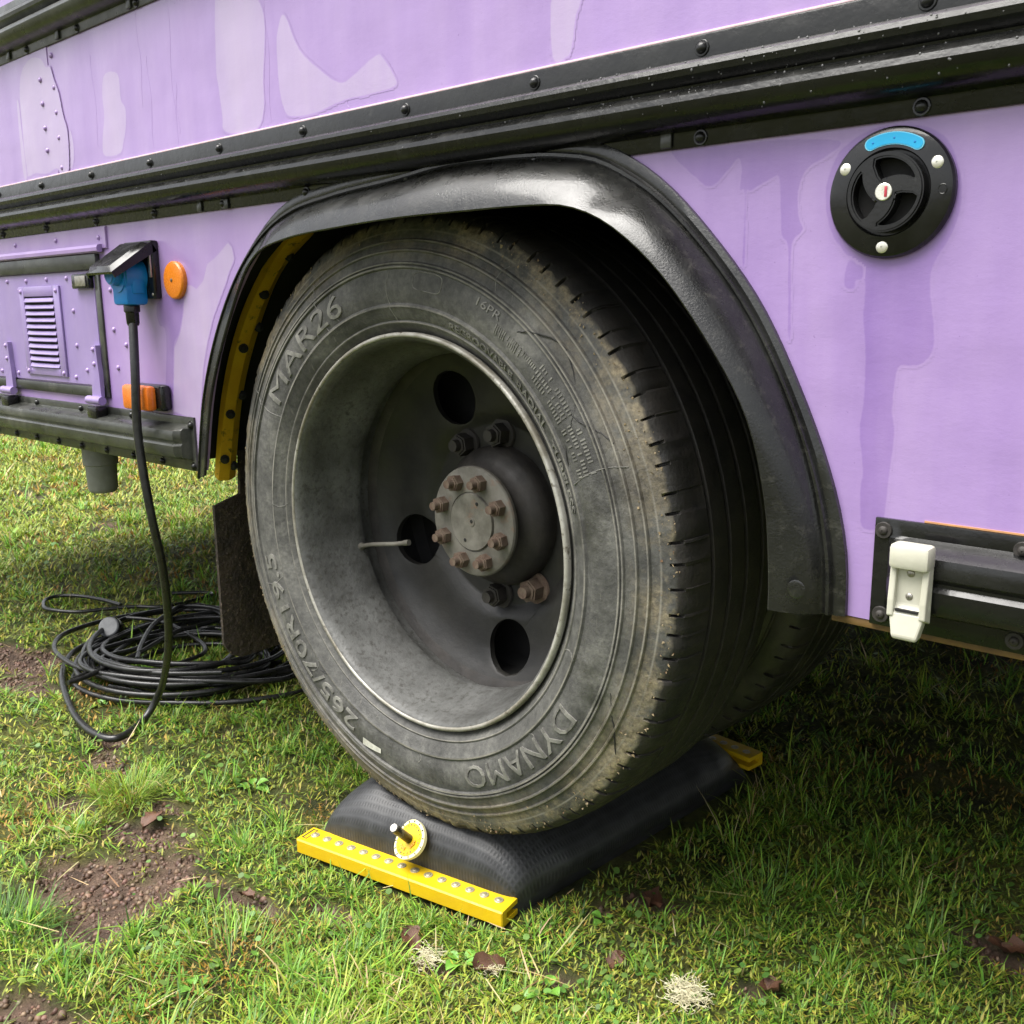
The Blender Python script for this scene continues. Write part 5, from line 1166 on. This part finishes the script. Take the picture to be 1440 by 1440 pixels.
def tuft(x, y, n, Lm, spread, cols, label, seed):
    global RNG
    keep_rng, RNG = RNG, np.random.RandomState(seed)
    a = RNG.uniform(0, 6.28, n); r = spread*np.sqrt(RNG.rand(n)); px, py = r*np.cos(a), r*np.sin(a)
    az = a+RNG.uniform(-0.5, 0.5, n)
    co_, qd, tr, tc = blades(px, py, Lm*(0.6+0.6*RNG.rand(n)), 0.0009+0.0009*RNG.rand(n), az, 0.1+0.9*RNG.rand(n), 0.3+0.9*RNG.rand(n), palette(n, cols, [3, 2, 1]), np.zeros(n))
    o = tri_mesh('grass_tuft', co_, qd, tr, tc, M['grass'], label, None); RNG = keep_rng
    o.location = (x, y, float(hgt(np.array([x]), np.array([y]))[0])-0.002); o['category'] = 'grass tuft'; o['group'] = 'tufts standing out of the turf'; return o
tuft(-0.560, -0.120, 300, 0.062, 0.035, [(0.20, 0.26, 0.05), YGREEN, GREEN], 'fine pale green grass tuft on the moss behind the bare soil patch', 1)
tuft(-0.335, -0.415, 420, 0.046, 0.065, [DGREEN, GREEN, DGREEN], 'dense dark green grass tuft left of the bare soil patch', 2)
tuft(0.375, 0.30, 180, 0.055, 0.06, [GREEN, LIME, DGREEN], 'long bladed grass tuft in the shade right of the black air bag', 3)
tuft(-0.06, -0.245, 260, 0.048, 0.07, [LIME, GREEN, (0.25, 0.33, 0.12)], 'spreading grass tuft in front of the yellow bar', 4)

# dead leaves
def leaf_mesh(seed):
    r = random.Random(seed); v = []; n = 9
    for i in range(n):
        t = i/(n-1); w = math.sin(math.pi*min(t, 0.999)**0.8)**0.8*0.34*(1+0.35*r.uniform(-1, 1)); zc = 0.16*math.sin(t*5+seed)+0.05*r.uniform(-1, 1)
        for s in (-1, -0.5, 0, 0.5, 1): v.append((t-0.5, s*w, zc+(0.30+0.15*math.sin(seed*3))*abs(s)**1.5*(1 if s > 0 else 0.4)+0.07*r.uniform(-1, 1)))
    f = grid_faces(n, 5); m_ = len(v); v += [(a, b, c-0.012) for a, b, c in v]; f += [tuple(m_+i for i in q[::-1]) for q in f]
    me = bpy.data.meshes.new('dead_leaf'); me.from_pydata(v, [], f); return finish(me, M['leaf'], True, 60)
LEAVES = [(0.086, -0.072, 0.034, 'crumpled reddish dead leaf on the turf in front of the yellow bar'), (0.268, 0.205, 0.050, 'dark curled dead leaf in the grass right of the woven air bag'), (0.655, 0.415, 0.050, 'brown dead leaf in shaded grass below the cream clip'), (0.472, 0.150, 0.036, 'small brown dead leaf in grass right of the pale moss clump'), (0.305, 0.070, 0.03, 'flat brown leaf scrap behind the pale moss clump'), (-0.158, -0.155, 0.030, 'tan dead leaf scrap lying between the bare soil and the yellow bar'), (-0.46, -0.135, 0.045, 'pale brown dead leaf at the far edge of the big soil patch'), (0.20, -0.045, 0.04, 'flat grey brown leaf beside the lime weed at the front')]
for k, (x, y, s, lb) in enumerate(LEAVES):
    o = link('dead_leaf', leaf_mesh(k), None, (x, y, float(hgt(np.array([x]), np.array([y]))[0])+0.006)); o.scale = (s, s, s*0.8); o.rotation_euler = (0.15*math.sin(k*2.1), 0.2*math.cos(k*1.3), k*1.9)
    tag(o, lb, 'dead leaf', 'dead leaves lying on the turf')
# broad-leaved weeds
def weed(x, y, s, nl, label, seed):
    r = random.Random(seed); root = empty('weed_plant', (x, y, float(hgt(np.array([x]), np.array([y]))[0])+0.002), label, 'weed', 'broad leaved weeds in the turf')
    for k in range(nl):
        a = 2*math.pi*k/nl+r.uniform(-0.3, 0.3); ls = s*r.uniform(0.75, 1.15); el = r.uniform(0.35, 0.95); v = []
        for i in range(9):
            t = i/8; w = ls*0.27*math.sin(math.pi*min(1, max(0, (t-0.12)/0.88))**0.85) if t > 0.12 else ls*0.035
            h = ls*(t*math.sin(el)-0.45*t*t); d_ = ls*t*math.cos(el)+0.002
            for q_ in (-1, -0.4, 0, 0.4, 1): v.append((d_*math.cos(a)-q_*w*math.sin(a), d_*math.sin(a)+q_*w*math.cos(a), h+0.10*ls*abs(q_)*math.sin(t*3)))
        f = grid_faces(9, 5); m_ = len(v); v += [(p[0], p[1], p[2]-0.0006) for p in v]; f += [tuple(m_+i for i in q[::-1]) for q in f]
        mesh('leaf', v, f, M['weed'], root, angle=60, fix=False)
WEEDS = [(0.160, -0.055, 0.030, 4, 'bright lime weed with oval leaves just in front of the yellow bar end'), (0.275, -0.028, 0.030, 3, 'two leaved upright weed beside soil at the front'), (-0.432, 0.035, 0.032, 5, 'small leafy rosette weed in moss left of the air bag'), (-0.045, -0.30, 0.024, 4, 'small lime weed in the turf at the front left'), (0.245, 0.125, 0.022, 4, 'tiny weed beside the right side of the air bag'), (-0.98, 0.03, 0.022, 4, 'tiny weed in the grass below the cable coil')]
for k, w_ in enumerate(WEEDS): weed(*w_, seed=k)
# pale fibrous clumps of dry moss
def clump(x, y, R, n, label, seed, up=0.6):
    r = random.Random(seed); V, Fs = [], []
    for k in range(n):
        p = Vector((r.gauss(0, 0.42), r.gauss(0, 0.42), abs(r.gauss(0, 0.35))*up))*R; a = r.uniform(0, 6.28); path = []
        for i in range(7):
            a += r.uniform(-0.9, 0.9); p = p+Vector((math.cos(a), math.sin(a), r.uniform(-0.5, 0.6)*up))*R*0.13; p.z = max(p.z, 0.001); path.append(p.copy())
        vv, ff = tube_data(path, R*0.018, 4, True, len(V)); V += vv; Fs += ff
    o = mesh('moss_clump', V, Fs, M['wool'], None, (x, y, float(hgt(np.array([x]), np.array([y]))[0])+0.006)); return tag(o, label, 'dry moss', 'pale dry moss clumps on the turf')
clump(0.405, 0.072, 0.021, 260, 'pale woolly dry moss clump on the grass at the front right', 1, 0.8)
clump(0.125, -0.080, 0.019, 120, 'low pale moss clump left of the bright lime weed', 2, 0.4)
clump(0.205, -0.045, 0.013, 60, 'tiny pale moss tuft right of the bright lime weed', 3, 0.5)
